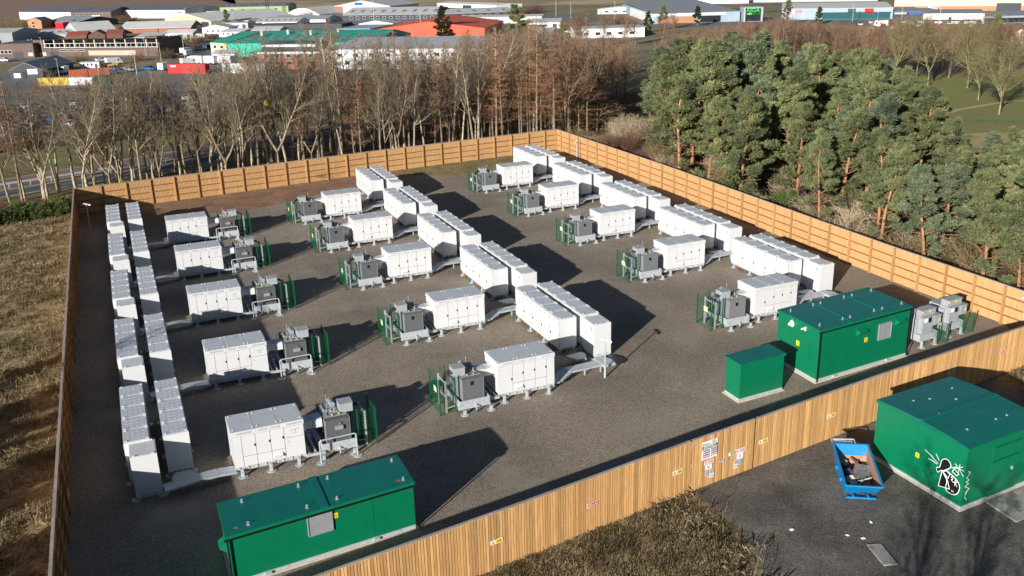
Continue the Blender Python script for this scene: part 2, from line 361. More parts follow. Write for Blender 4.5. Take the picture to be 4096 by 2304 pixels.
# gate leaves
def gate(label, a, b):
    t = thing('gate_leaf', label, 'gate', (a[0], a[1], 0)); d = Vector((b[0]-a[0], b[1]-a[1], 0)); L_ = d.length; t.rotation_euler = (0, 0, math.atan2(d.y, d.x))
    n = int(L_/BW)
    for i in range(n): ob('board', BOARDS[random.randrange(6)], t, ((i+.5)*L_/n, -.05, 0), math.pi, (L_/n/BW, 1, .995))
    so_ = ob('cover_strips', MB().box(.01, L_-.01, -.045, -.03, .05, 2.94).mesh('cover_strips', timber), t); so_['kind'] = 'stuff'
    for z in (.3, 1.5, 2.7): ob('rail', MB().box(.02, L_-.02, -.028, .03, z-.06, z+.06).mesh('rail', post_m), t)
    ob('brace', MB().bar((.1, .0, .4), (L_-.1, .0, 2.6), .04, .1).mesh('brace', post_m), t)
    ob('cap', MB().box(0, L_, -.095, .035, 2.975, 3.01).mesh('cap', cap_m), t)
    return t
ga, gb, gc = Vector((24.93, 36.61, 0)), Vector((27.03, 36.905, 0)), Vector((29.22, 37.19, 0)); gdir = (gc-ga).normalized()
g1 = gate('left leaf of timber double gate carrying the large site safety board', ga, gb-gdir*.03)
g2 = gate('right leaf of timber double gate with small notices, right of the latch', gb+gdir*.03, gc)
hg = MB().box(-.03, .02, -.1, -.06, 0, .12).mesh('hinge', galv)
for z in (.35, 1.5, 2.6): ob('hinge', hg, g1, (0, 0, z))
lt = MB().box(-.28, .28, -.13, -.085, -.03, .03).box(-.1, -.02, -.15, -.13, -.06, .06).mesh('latch', galv); ob('latch', lt, g2, (.02, -.005, 1.2))

G0 = (24.85, 36.6)
def notice(name, label, seg, s0, s1, z0, z1, cat='sign', m=None, offd=.105):
    a, b = seg; tdir = (b[0]-a[0], b[1]-a[1])
    return on_wall(name, flatsign(s1-s0, z1-z0, m), None, a, tdir, (s0+s1)/2, (z0+z1)/2, offd), s1-s0, z1-z0
def child_panel(name, par, x, y, w_, h_, m, lift=.008): 
    return ob(name, panel_mesh(w_, h_, .003, m), par, (x, y, lift-.002))
def child_text(par, s, x, y, size, m, lift=.012, align='CENTER', bold=0.0): return ob('lettering', text_mesh(s, size, m, align, bold=bold), par, (x, y, lift))
SEGS = {'a': (FRONT[1], FRONT[2]), 'b': (FRONT[2], FRONT[3]), 'g': (FRONT[3], FRONT[4]), 'c': (FRONT[4], FRONT[5]), 'd': (FRONT[5], FRONT[6])}
for seg, s0, s1, z0, z1, what in (('a', 8.0, 8.66, 1.39, 1.61, 'nearest the long green cabin'), ('b', 9.68, 10.36, 1.39, 1.63, 'just left of the gate'), ('c', .25, .93, 1.38, 1.61, 'just right of the gate'),
                            ('c', 5.6, 6.3, 1.40, 1.63, 'left of the graffitied green building'), ('d', 5.5, 6.14, 1.42, 1.61, 'in shade behind graffitied green building')):
    o, w_, h_ = notice('warning_sign', '', SEGS[seg], s0, s1, z0, z1); tag(o, 'yellow and white danger sign on near fence '+what, 'sign', 'danger signs on the near fence')
    child_panel('yellow_field', o, w_*.17, 0, w_*.6, h_*.78, yellow)
    tt = ob('hazard_triangle', tri, o, (-w_*.32, 0, .008)); tt.scale = (h_*.8,)*2+(1,)
    child_text(o, 'Danger', w_*.17, h_*.17, .085, ink); child_text(o, 'of death', w_*.17, -h_*.17, .085, ink)
for seg, s0, s1, z0, z1, what in (('b', 4.27, 4.93, 1.40, 1.61, 'between gate and green cabin'), ('d', 10.66, 11.32, 1.57, 1.78, 'at its far right end')):
    o, w_, h_ = notice('no_entry_sign', '', SEGS[seg], s0, s1, z0, z1); tag(o, 'red no entry sign on near timber fence '+what, 'sign', 'no entry signs on the near fence')
    child_panel('red_field', o, w_*.12, 0, w_*.7, h_*.86, signr); ci = MB(); ci.add([(.08*math.cos(i*math.pi/8), .08*math.sin(i*math.pi/8), .009) for i in range(16)], [tuple(range(16))])
    ob('no_entry_disc', ci.mesh('disc', signr), o, (-w_*.36, 0, 0)); child_panel('disc_bar', o, -w_*.36, 0, .1, .025, signw, .013)
    child_text(o, 'No entry', w_*.12, 0, .125, signw, bold=.002)
# site safety board
o, w_, h_ = notice('site_safety_board', '', SEGS['g'], .665, 1.745, 1.65, 2.70); tag(o, 'large white and green site safety board on left gate leaf', 'sign')
child_text(o, 'Arlesco', -.26, .37, .17, ink); 
for k, s in enumerate(('WEST', 'GOURDIE', 'BESS')): child_text(o, s, .28, .46-.085*k, .075, ink)
child_panel('green_band', o, 0, .20, 1.05, .15, signg); child_text(o, 'SITE SAFETY', 0, .20, .155, signw, bold=.004)
child_panel('red_band', o, 0, .085, 1.05, .06, signr); child_text(o, 'Emergency Number', -.2, .085, .06, signw, .012); child_panel('print_line', o, .3, .085, .32, .022, signw, .012)
for i in range(2):
    for k in range(4):
        x = -.16+i*.53; y = -.02-.125*k; last = k == 3
        child_panel('notice_field', o, x, y, .34, .095, (signr, yellow)[i] if last else signb)
        for q in range(2): child_panel('print_line', o, x+.01*q, y+.018-.036*q, .27-.05*q, .013, ink if (last and i) else signw, .012)
        ci = MB().add([(.042*math.cos(q*math.pi/6), .042*math.sin(q*math.pi/6), .009) for q in range(12)], [tuple(range(12))]).mesh('pictogram', signr if last else signb); ob('pictogram', ci, o, (x-.235, y, 0))
def small(label, s0, s1, z0, z1, kind):
    o, w_, h_ = notice('notice', '', SEGS['g'], s0, s1, z0, z1); tag(o, label, 'notice')
    if kind == 'prohibit':
        ci = MB()
        for q in range(16): a0, a1 = q*math.pi/8, (q+1)*math.pi/8; ci.add([(r_*math.cos(a_), r_*math.sin(a_), .009) for r_, a_ in ((.06, a0), (.085, a0), (.085, a1), (.06, a1))], [(0, 1, 2, 3)])
        ci.add([(-.06, .045, .009), (-.045, .06, .009), (.06, -.045, .009), (.045, -.06, .009)], [(3, 2, 1, 0)]); ob('prohibition_ring', ci.mesh('ring', signr), o, (-w_*.33, 0, 0))
        for k in range(4): child_panel('print_line', o, w_*.17, .069-.046*k, w_*(.55-.04*(k % 2)), .022, signr)
    elif kind == 'green':
        child_panel('green_field', o, w_*.14, 0, w_*.68, h_*.8, signg)
        for k in range(2): child_panel('print_line', o, w_*.14, .03-.06*k, w_*.5, .02, signw, .013)
    elif kind == 'three': child_panel('blue_field', o, 0, 0, w_*.8, h_*.86, signbl); child_text(o, '3', 0, -.03, .2, signw, .015, bold=.004); child_panel('print_line', o, 0, h_*.3, w_*.5, .022, signw, .013)
    elif kind == 'tall':
        child_panel('grey_field', o, 0, h_*.24, w_*.9, h_*.46, greyl)
        for k in range(6): child_panel('print_stroke', o, w_*(-.36+.145*k), -h_*(.22+.03*(k % 3)), .016, h_*(.2+.05*(k % 2)), ink)
    else:
        for k in range(2): child_panel('print_line', o, 0, h_*(.2-.1*k), w_*.5, .014, greyp)
        child_panel('print_block', o, 0, -h_*.1, w_*.3, .04, ink)
        for k in range(4): child_panel('print_dot', o, w_*(-.3+.2*k), -h_*.38, .02, .012, ink)
small('red prohibition notice below the safety board on left gate leaf', .886, 1.54, 1.31, 1.535, 'prohibit')
small('white text notice under red prohibition notice on left gate leaf', .96, 1.42, 1.0, 1.285, 'text')
small('small blue notice with figure three on left gate leaf', .99, 1.2, .615, .935, 'three')
small('tall white paper notice beside blue one on left gate leaf', 1.255, 1.59, .455, .92, 'tall')
small('small green and white notice on right gate leaf', 2.575, 3.06, 1.34, 1.53, 'green')
small('red prohibition notice on right gate leaf', 3.085, 3.745, 1.325, 1.57, 'prohibit')
small('white text notice under red notice on right gate leaf', 3.17, 3.635, .955, 1.315, 'text')
small('small blue notice with figure three on right gate leaf', 3.36, 3.59, .595, .93, 'three')
small('tall white paper notice beside blue one on right gate leaf', 3.0, 3.29, .45, .94, 'tall')
# ---------------------------------------------------------------- battery containers
CW, CL, CN = 1.34, 7.8, 5
cab_l = CL/CN
body_me = MB().box(0, CW, .004, cab_l-.004, .40, 2.60).mesh('cabinet', white)
rp_ = MB().box(.0, CW, .006, cab_l-.006, 2.602, 2.635).box(.05, CW-.05, .07, cab_l-.07, 2.635, 2.655)
for i in range(4):
    for k in range(3): rp_.box(.18+i*.27, .30+i*.27, .30+k*.42, .33+k*.42, 2.655, 2.667)
roof_me = rp_.mesh('roof_panel', whiteroof)
lug_me = MB().box(-.06, .06, -.025, .025, 0, .045).box(-.06, -.03, -.025, .025, .045, .085).box(.03, .06, -.025, .025, .045, .085).mesh('lifting_lug', white)
def door_mesh(side):
    x0, x1 = (-.018, -.003) if side < 0 else (CW+.003, CW+.018)
    mb = MB().box(x0, x1, .022, cab_l-.022, .44, 2.57).box((x0+x1)/2+.004*(1 if side < 0 else -1)-.002, (x0+x1)/2+.004*(1 if side < 0 else -1)+.002, .002, cab_l-.002, .42, 2.59, 1)
    for k in range(9): mb.box(x0-.004 if side < 0 else x1, x0 if side < 0 else x1+.004, .95, 1.35, .6+k*.05, .615+k*.05)
    return mb.mesh('door', [white, mat('seal_and_fin_shade_grey', (.16, .165, .17), .7)])
door_me = {-1: door_mesh(-1), 1: door_mesh(1)}
handle_me = {-1: MB().box(-.05, -.018, -.035, .035, -.09, .09).mesh('handle', black), 1: MB().box(CW+.018, CW+.05, -.035, .035, -.09, .09).mesh('handle', black)}
hinge_me = {-1: MB().box(-.035, -.018, -.03, .03, -.05, .05).mesh('hinge', greyp)}
trim = MB()
for z in (2.02, 1.35): trim.box(-.022, -.018, -.12, .12, z, z+.03)
trim_me = trim.mesh('print_line', greyl)
wt = MB().add([(-.020, .09, 1.70), (-.020, -.09, 1.70), (-.020, 0, 1.86)], [(0, 1, 2)]).mesh('hazard_triangle', mat('faint_yellow_print', (.72, .62, .30), .5))
CATL = text_mesh('CATL', .19, greyp, bold=.003)
leg_me = MB().box(-.06, .06, -.06, .06, .03, .26).box(-.09, .09, -.02, .02, .03, .26).mesh('leg', galv)
disc = MB(); disc.prism([(.27*math.cos(i*math.pi/8), .27*math.sin(i*math.pi/8)) for i in range(16)], .004, .035)
disc_me = disc.mesh('foot_plate', galv)
fr = MB()
for x in (.08, CW-.18): fr.box(x, x+.1, -.02, CL+.02, .25, .396)
for i in range(CN+1): fr.box(.18, CW-.18, i*(CL-.1)/CN, i*(CL-.1)/CN+.1, .27, .38)
frame_me = fr.mesh('base_frame', galv)
cb = MB()
for k in range(2):
    y = .2*k; pts = [(.02, y, .40), (-.06, y+.03, .28), (-.05, y+.12, .12), (.1, y+.16, .05)]; cb.path(pts, .013, 5)
cable_me = cb.mesh('orange_cable', orange)
tailc = MB()
for k in range(5): tailc.path([(.35+.13*k, .05, .38), (.36+.13*k, -.18, .34), (.4+.1*k, -.4, .12), (.42+.1*k, -.5, .02)], .025, 5, k % 2)
tail_me = tailc.mesh('cable_tails', [rubber, mat('yellow_green_cable', (.35, .42, .05), .5)])

def container(label, x, y, side, near, group):
    t = thing('battery_container', label, 'container', (x, y, 0), group=group)
    for i in range(CN):
        c = ob('cabinet', body_me, t, (0, i*cab_l, 0)); ob('roof_panel', roof_me, c)
        for lx in (.12, CW-.12):
            for ly in (.13, cab_l-.13): ob('lifting_lug', lug_me, c, (lx, ly, 2.636))
        ob('door', door_me[side], c)
        ob('handle', handle_me[side], c, (0, cab_l-.16 if side < 0 else .16, 1.25))
        if side < 0:
            for z in (.75, 1.5, 2.3): ob('hinge', hinge_me[-1], c, (0, .045, z))
            if near:
                o = on_wall('lettering', CATL, c, (-.0205, cab_l/2), (0, -1), 0, 2.36, 0.0); ob('hazard_triangle', wt, c, (0, cab_l/2, 0)); ob('print_line', trim_me, c, (0, cab_l/2, 0))
    ob('base_frame', frame_me, t)
    for k, ly in enumerate((.35, 2.7, 5.1, 7.4)):
        for lx in (.05, CW-.05):
            l = ob('leg', leg_me, t, (lx, ly, 0)); ob('foot_plate', disc_me, l)
    if side < 0:
        for i in (0, 2, 4): ob('orange_cable', cable_me, t, (0, i*cab_l+.5, 0))
    ob('cable_tails', tail_me, t)
    return t
EL = 1.76
endb = MB().box(0, CW, -EL, -.015, .17, 2.49).mesh('body', white)
endr = MB().box(.0, CW, -EL, -.015, 2.492, 2.525).box(.04, CW-.04, -EL+.04, -.06, 2.525, 2.535).mesh('roof_panel', mat('stained_white_roof', (.60, .61, .62), .5, var=.06, scale=1.5, wear=((.42, .38, .33), 1.7, .6)))
endv = MB().box(-.012, -.001, -EL+.30, -EL+.52, 1.98, 2.25).mesh('vent', greyl)
ends = MB().box(.25, .55, -EL-.004, -EL, .24, .27).box(.8, 1.1, -EL-.004, -EL, .24, .27).mesh('slot', black)
endf = MB().box(.05, CW-.05, -EL+.02, -EL+.12, .06, .165).box(.05, CW-.05, -.3, -.2, .06, .165).box(.06, .16, -EL+.1, -.2, .07, .16).box(CW-.16, CW-.06, -EL+.1, -.2, .07, .16).mesh('base_frame', galv)
def end_cabinet(label, x, y, group):
    t = thing('end_cabinet', label, 'cabinet', (x, y, 0), group=group)
    ob('body', endb, t); r_ = ob('roof_panel', endr, t); ob('vent', endv, t); ob('slot', ends, t); ob('base_frame', endf, t)
    for lx in (.2, CW-.2):
        for ly in (-EL+.06, -.1): ob('lifting_lug', lug_me, t, (lx, ly, 2.526))
    for lx in (.0, CW):
        ob('foot_plate', disc_me, t, (lx, -EL+.05, 0))
    return t

# ---------------------------------------------------------------- inverter cabinets on skids
IW, ID = 3.9, 2.22
ibody = MB().box(0, IW, 0, ID, .55, 2.44).mesh('body', white)
irf = [MB().box(k*IW/3-.02*(k == 0)+.006*(k > 0), (k+1)*IW/3+.02*(k == 2)-.006*(k < 2), -.03, ID+.03, 2.44, 2.70).mesh('roof_panel', white) for k in range(3)]
irt = [MB().box(k*IW/3+.02, (k+1)*IW/3-.02, 0, ID, 2.70, 2.706).mesh('roof_sheet', whiteroof) for k in range(3)]
def louvre(n):
    mb = MB()
    for i in range(n): mb.add([(i*.085, -.034, 2.52), (i*.085+.05, -.034, 2.52), (i*.085+.05, -.034, 2.63), (i*.085, -.034, 2.63)], [(0, 1, 2, 3)]); mb.box(i*.085+.05, i*.085+.075, -.05, -.034, 2.51, 2.64, 1)
    return mb.mesh('louvre', [mat('slot_grey', (.42, .43, .44), .6), white])
lvm = {n: louvre(n) for n in (6, 10, 8)}
def ipanel(x0, x1, z0, z1): return MB().box(x0+.013, x1-.013, -.016, -.004, z0+.013, z1-.013).mesh('door', white)
ihand = MB().box(-.03, .03, -.05, -.016, -.07, .07).mesh('handle', black)
ihood = MB().hexa([(0, -.16, .76), (.5, -.16, .76), (.5, -.017, .72), (0, -.017, .72)], [(0, -.15, .86), (.5, -.15, .86), (.5, -.017, 1.0), (0, -.017, 1.0)]).mesh('hood', white)
ihslot = MB().box(.05, .22, -.166, -.16, .775, .80).box(.28, .45, -.166, -.16, .775, .80).mesh('hood_slot', rust)
ieye = MB().add([(-.05, 0, 2.706), (.05, 0, 2.706), (0, 0, 2.79)], [(0, 1, 2)]).box(-.05, .05, -.012, .012, 2.706, 2.74).mesh('lifting_eye', whiteroof)
sk = MB()
for y in (.05, ID-.17): sk.box(-.02, IW+.02, y, y+.12, .30, .546)
for x in (.05, 1.3, 2.6, IW-.17): sk.box(x, x+.12, .17, ID-.17, .32, .54)
for i in range(8): sk.box(.2+i*.48, .26+i*.48, .0, .05, .36, .52)
iskid = sk.mesh('skid_frame', galv)
ileg = MB().box(-.07, .07, -.06, .06, .03, .46).box(-.10, .10, -.02, .02, .03, .46).mesh('leg', galv)
logo = MB().box(0, .22, -.020, -.017, 0, .012).box(-.02, .06, -.020, -.017, .03, .05).box(0, .12, -.020, -.017, -.05, -.04).mesh('maker_mark', greyp)
holes = MB()
for x, z in ((0, 0), (.12, .02), (.24, .03), (.36, .04), (.2, -.08), (.1, -.18), (.22, -.17)): holes.box(x, x+.055, -.0205, -.017, z, z+.035)
holes_me = holes.mesh('gauge', ink)
def duct(sx):
    mb = MB(); X = 0 if sx < 0 else IW; s_ = -1 if sx < 0 else 1
    def hx(xa, xb, y0, y1, z0, z1, y0b, y1b, z0b, z1b):
        b_ = [(xa, y0, z0), (xb, y0b, z0b), (xb, y1b, z0b), (xa, y1, z0)]; t_ = [(xa, y0, z1), (xb, y0b, z1b), (xb, y1b, z1b), (xa, y1, z1)]
        if s_ < 0: b_ = [b_[1], b_[0], b_[3], b_[2]]; t_ = [t_[1], t_[0], t_[3], t_[2]]
        mb.hexa(b_, t_)
    hx(X, X+s_*.25, .45, 1.5, 1.55, 2.28, .62, 1.4, 1.72, 2.2)
    hx(X+s_*.25, X+s_*.62, .62, 1.4, 1.72, 2.2, .62, 1.4, 1.72, 2.2)
    hx(X+s_*.64, X+s_*1.15, .60, 1.42, 1.70, 2.22, .60, 1.42, 1.70, 2.22)
    return mb.mesh('cable_duct', white)
duct_me = {-1: duct(-1), 1: duct(1)}
DOORS = {'M': [(0, .98, .56, 2.42), (.98, 1.75, 1.15, 2.42), (1.75, 2.55, 1.15, 2.42), (2.55, 3.35, 1.15, 2.42), (.98, 1.75, .56, 1.15), (1.75, 2.55, .56, 1.15), (2.55, 3.35, .56, 1.15), (3.35, IW, .56, 2.42)],
         'L': [(0, .5, .56, 2.42), (.5, 1.25, 1.15, 2.42), (1.25, 2.05, 1.15, 2.42), (2.05, 2.8, 1.15, 2.42), (.5, 1.25, .56, 1.15), (1.25, 2.05, .56, 1.15), (2.05, 2.8, .56, 1.15), (2.8, IW, 1.75, 2.42), (2.8, IW, .56, 1.75)]}
DM = {k: [ipanel(*d) for d in v] for k, v in DOORS.items()}
seal_shade_m = mat('seal_and_fin_shade_grey', (.16, .165, .17), .7)
iseal = MB().box(.004, IW-.004, -.0035, -.001, .565, 2.415).mesh('door_seal', seal_shade_m)
HND = {'M': [(.9, 1.45), (1.68, 1.75), (2.48, 1.8), (3.28, 1.85)], 'L': [(1.18, 1.75), (1.98, 1.8), (2.72, 1.85)]}
crossb = MB()
for x in (.15, .5, .85): crossb.box(x, x+.1, -.1, 2.6, .38, .50)
crossb.box(0, 1.05, -.15, -.04, .36, .52).box(0, 1.05, 2.6, 2.71, .36, .52)
cross_me = crossb.mesh('walkway_frame', galv)
def inverter(label, x, y, kind, sx, group):
    t = thing('inverter_cabinet', label, 'inverter', (x, y, 0), group=group)
    ob('body', ibody, t)
    for k in range(3):
        r_ = ob('roof_panel', irf[k], t); ob('roof_sheet', irt[k], r_)
        for ex in (.12, IW/3-.12):
            for ey in (.25, ID-.25): ob('lifting_eye', ieye, r_, (k*IW/3+ex, ey, 0))
    for k, (lx, n) in enumerate(((.25, 10), (1.40, 6), (2.05, 6), (2.95, 10))): ob('louvre', lvm[n], t, (lx, 0, 0))
    ob('door_seal', iseal, t); ds = [ob('door', m_, t) for m_ in DM[kind]]
    for k, (hx_, hz) in enumerate(HND[kind]): ob('handle', ihand, ds[k if kind == 'M' else k+1], (hx_, 0, hz))
    h = ob('hood', ihood, t, (1.15 if kind == 'M' else 2.12, 0, 0)); ob('hood_slot', ihslot, h)
    ob('maker_mark', logo, t, (.08, 0, 2.2) if kind == 'M' else (2.95, 0, 1.5))
    if kind == 'L': ob('gauge', holes_me, t, (3.2, 0, 2.15))
    ob('skid_frame', iskid, t); ob('cable_duct', duct_me[sx], t)
    ob('walkway_frame', cross_me, t, (-1.05 if sx < 0 else IW, 0, 0))
    for lx in (.35, 1.9, 3.45):
        for ly in (-.12, ID+.12):
            l = ob('leg', ileg, t, (lx, ly, 0)); ob('foot_plate', disc_me, l)
    return t

# ---------------------------------------------------------------- transformers in bunded trays (built for the left-hand side, mirrored with sx)
def mir(mb, sx):
    if sx > 0: mb.v = [(-x, y, z) for x, y, z in mb.v]; mb.f = [f[::-1] for f in mb.f]
    return mb
TT = {}
for sx in (-1, 1):
    d = {}
    tr = MB(); tr.box(0, 2.0, 0, .03, .36, .86).box(0, 2.0, 2.87, 2.9, .36, .86).box(0, .03, .031, 2.869, .36, .86).box(1.97, 2.0, .031, 2.869, .36, .86).box(.03, 1.97, .03, 2.87, .37, .40)
    d['bund_tray'] = mir(tr, sx).mesh('bund_tray', galv)
    tr = MB(); tr.box(-.05, 2.1, .12, .24, .22, .356).box(.9, 1.0, .24, 2.6, .24, .35).box(-.05, 2.1, 2.6, 2.72, .22, .356); d['base_frame'] = mir(tr, sx).mesh('base_frame', galv)
    tk = MB().box(.42, 1.62, .62, 2.3, .5, 2.18).box(.36, 1.68, .56, 2.36, 2.18, 2.215); d['tank'] = mir(tk, sx).mesh('tank', greyp)
    for nm, y0, y1 in (('radiator', .2, .6), ('radiator_rear', 2.32, 2.72)):
        rb = MB(); n = 30
        for i in range(n): x = .3+i*1.4/n; rb.box(x, x+.018, y0, y1, .60, 2.16)
        rb.box(.3, 1.7, (y0 if y0 > 1 else y1-.06), (y0+.06 if y0 > 1 else y1), .62, 2.14, 1)  # back plate in dark grey paints in the shade between the fins
        rb.box(.29, .32, y0-.01, y1, .58, 2.17).box(1.68, 1.71, y0-.01, y1, .58, 2.17)
        d[nm] = mir(rb, sx).mesh('radiator', [fin, seal_shade_m])
    sd = MB()
    for i in range(11): sd.box(.22, .42, .7+i*.145, .72+i*.145, .6, 2.12)
    sd.box(.20, .22, .64, 2.26, .58, 2.14); d['side_radiator'] = mir(sd, sx).mesh('side_radiator', greyp)
    bx = MB().box(-.05, .70, .74, 1.5, 2.23, 2.74).box(-.08, .73, .71, 1.53, 2.74, 2.77); d['cable_box'] = mir(bx, sx).mesh('cable_box', greyl)
    bl = MB()
    for i in range(6):
        for yy in (.74, 1.49): bl.box(-.04+i*.14, -.01+i*.14, yy-.015, yy+.015, 2.77, 2.79)
    for i in range(4):
        for xx in (-.05, .69): bl.box(xx-.015, xx+.015, .88+i*.15, .91+i*.15, 2.77, 2.79)
    bl.box(.30, .36, .70, .708, 2.5, 2.53); d['bolts'] = mir(bl, sx).mesh('bolts', galv)
    cn = MB(); cn.tube((.95, 1.6, 2.42), (.95, 2.3, 2.42), .17, n=10); cn.box(.9, 1.0, 1.7, 1.76, 2.21, 2.3).box(.9, 1.0, 2.1, 2.16, 2.21, 2.3); d['conservator'] = mir(cn, sx).mesh('conservator', greyp)
    bsh = MB()
    for i in range(3):
        x = .95+i*.22; bsh.tube((x, 1.15, 2.21), (x, 1.15, 2.36), .045, .035, 7); bsh.tube((x, 1.15, 2.36), (x, 1.15, 2.45), .02, .02, 5)
    bsh.tube((1.2, 1.95, 2.2), (1.2, 1.95, 2.95), .018, n=5)
    d['bushing'] = mir(bsh, sx).mesh('bushing', greyl)
    yv = MB()
    for x in (.78, 1.2): yv.tube((x, .66, 2.28), (x, .58, 2.28), .055, n=8)
    yv.tube((1.5, 1.4, 2.24), (1.5, 1.4, 2.34), .05, n=7); d['gauge'] = mir(yv, sx).mesh('gauge', mat('brass_yellow', (.62, .38, .05), .4))
    fr_ = MB().box(.75, .81, .7, 2.3, 2.215, 2.26).box(1.45, 1.51, .7, 2.3, 2.215, 2.26).box(.81, 1.45, 1.45, 1.5, 2.215, 2.25).tube((.8, .9, 2.26), (1.45, 1.3, 2.3), .02, n=5); d['lid_frame'] = mir(fr_, sx).mesh('lid_frame', greyp)
    npm = MB().box(.82, 1.05, .19, .198, 1.72, 1.98); d['nameplate'] = mir(npm, sx).mesh('nameplate', ink)
    cp = MB().box(.72, 1.18, .06, .18, 1.55, 1.78).box(.82, .98, .12, .18, 1.85, 1.95, 1); d['control_box'] = mir(cp, sx).mesh('control_box', [greyp, mat('red_label', (.35, .12, .11), .6)])
    ca = MB()
    for i in range(4):
        y = .86+i*.17; pts = []
        for k in range(7): a_ = k/6*math.pi/2; pts.append((-.05-.5*math.sin(a_), y, 2.05+.42*math.cos(a_)))
        pts += [(-.56, y, 1.2), (-.54, y+.03, .3), (-.52, y+.05, .0)]; ca.path(pts, .032, 5)
    d['cables'] = mir(ca, sx).mesh('cables', rubber)
    cl = MB().box(-.72, -.62, .55, .65, 0, 2.15).box(-.72, -.62, 1.9, 2.0, 0, 2.15).box(-.70, -.64, .65, 1.9, 1.95, 2.05).box(-.70, -.64, .65, 1.9, 1.0, 1.1).bar((-.66, .6, .3), (.0, .6, .38), .05, .08); d['cable_support'] = mir(cl, sx).mesh('cable_support', galv)
    pp = MB().path([(1.05, -.005, .5), (1.05, -.12, .5), (1.05, -.16, .44), (1.05, -.16, .1)], .045, 6).tube((1.05, -.16, .2), (1.05, -.16, .05), .06, n=7, m=1); d['drain_pipe'] = mir(pp, sx).mesh('drain_pipe', [galv, signbl])
    TT[sx] = d
tleg_me = MB().box(-.08, .08, -.07, .07, .03, .30).mesh('leg', galv)
rail = MB().path([(0, 0, .03), (0, 0, 1.32), (.12, 0, 1.42), (2.0, .05, 1.42), (2.1, .05, 1.36), (2.1, .05, .03)], .045, 7).mesh('guard_rail', galv)
def transformer(label, x, y, sx, group):
    t = thing('transformer', label, 'transformer', (x, y, 0), group=group); d = TT[sx]
    for nm in ('bund_tray', 'base_frame', 'lid_frame', 'conservator', 'bushing', 'gauge', 'cables', 'cable_support', 'drain_pipe'): ob(nm, d[nm], t)
    tk = ob('tank', d['tank'], t)
    for nm in ('radiator', 'radiator_rear', 'side_radiator'): ob(nm.replace('_rear', ''), d[nm], t)
    ob('nameplate' if sx < 0 else 'control_box', d['nameplate' if sx < 0 else 'control_box'], t)
    cbx = ob('cable_box', d['cable_box'], t); ob('bolts', d['bolts'], cbx)
    for lx in (.25, 2.0):
        for ly in (-.2, 3.05):
            l = ob('leg', tleg_me, t, (-sx*lx if sx > 0 else lx, ly, 0)); ob('foot_plate', disc_me, l)
    if sx > 0:
        r_ = ob('guard_rail', rail, t, (-2.25, -.55, 0))
        for lx in (0, 2.1): ob('foot_plate', disc_me, r_, (lx, .03, 0))
    return t

# ---------------------------------------------------------------- green mesh screens
def mesh_panel(L_, H, z0=.05):
    mb = MB()
    n = int(L_/.055)
    for i in range(n+1): x = i*L_/n; mb.box(x-.0025, x+.0025, -.0025, .0025, z0, z0+H)
    for k in range(int(H/.2)+1): z = z0+k*.2; mb.box(0, L_, -.003, .003, z-.003, z+.003)
    return mb.mesh('mesh_panel', greenmesh)
def gpost(h):
    mb = MB().box(-.03, .03, -.03, .03, 0, h)
    for k in range(5): mb.box(.03, .045, -.015, .015, .25+k*.5*h/2.4, .30+k*.5*h/2.4, 1)
    return mb.mesh('post', [greenmesh, galv])
gp24, gp15 = gpost(2.42), gpost(1.5)
MP = {k: mesh_panel(*k) for k in ((1.05, 2.3), (1.9, 2.3), (.95, 1.35), (.8, 1.35))}
ysign = MB().box(-.17, .17, 0, .008, -.24, .24).mesh('sign_plate', signw)
def mesh_screen(label, x, y, sx, group):
    """U-shaped screen round the cable tails; (x,y) outer near corner, opening towards the transformer; sx=-1: screen lies left of the transformer"""
    t = thing('mesh_screen', label, 'mesh screen', (x, y, 0), group=group); s_ = 1 if sx < 0 else -1
    for p in ((0, 0), (0, 1.92), (s_*1.05, .1), (s_*1.05, 2.0)): ob('post', gp24, t, (*p, 0))
    ob('mesh_panel', MP[(1.9, 2.3)], t, (0, .01, 0), math.pi/2)
    for y0 in (0.0, 1.92):
        a_ = math.atan2(.1 if y0 == 0 else .08, s_*1.05); ob('mesh_panel', MP[(1.05, 2.3)], t, (0, y0, 0), a_)
    if sx < 0:
        p_ = on_wall('warning_plate', panel_mesh(.5, .36, .006, signw), t, (0, 0), (0, -1), -.75, 1.55, .03)
        ob('yellow_field', panel_mesh(.27, .30, .004, yellow), p_, (.08, 0, .005)); q = ob('hazard_triangle', tri, p_, (-.16, 0, .007)); q.scale = (.16, .16, 1)
    return t

# ---------------------------------------------------------------- cable trays
def tray_mesh(pts, wv):                       # flat covered channel along pts
    mb = MB()
    for a, b in zip(pts, pts[1:]): mb.bar(a, b, wv, .12)
    return mb.mesh('cover', galv)
trayM = tray_mesh([(-2.75, -4.55, .36), (-2.35, -4.5, .36), (-1.25, -3.85, .56), (1.25, -3.7, .56)], .82)
trayMh = MB().prism([(1.2, -4.4), (2.1, -4.35), (2.15, -3.6), (1.7, -2.9), (1.15, -2.95)], .50, .66).mesh('tray_head', galv)
trayMs = MB().prism([(-.25, -1.5), (.15, -2.35), (.85, -2.5), (1.15, -1.7), (1.0, -1.35)], .42, .52).mesh('junction_tray', galv)
trayL = tray_mesh([(3.42, -1.25, .36), (2.5, -1.35, .46), (1.55, -1.55, .52), (.0, -1.85, .50), (-.35, -1.9, .5)], .8)
trayLh = MB().prism([(.1, -1.45), (1.5, -1.15), (1.25, -.75), (1.1, -.55), (.35, -.5), (.15, -.8)], .47, .575).mesh('tray_head', galv)
tl_me = MB().box(-.04, .04, -.04, .04, 0, .46).mesh('leg', galv)

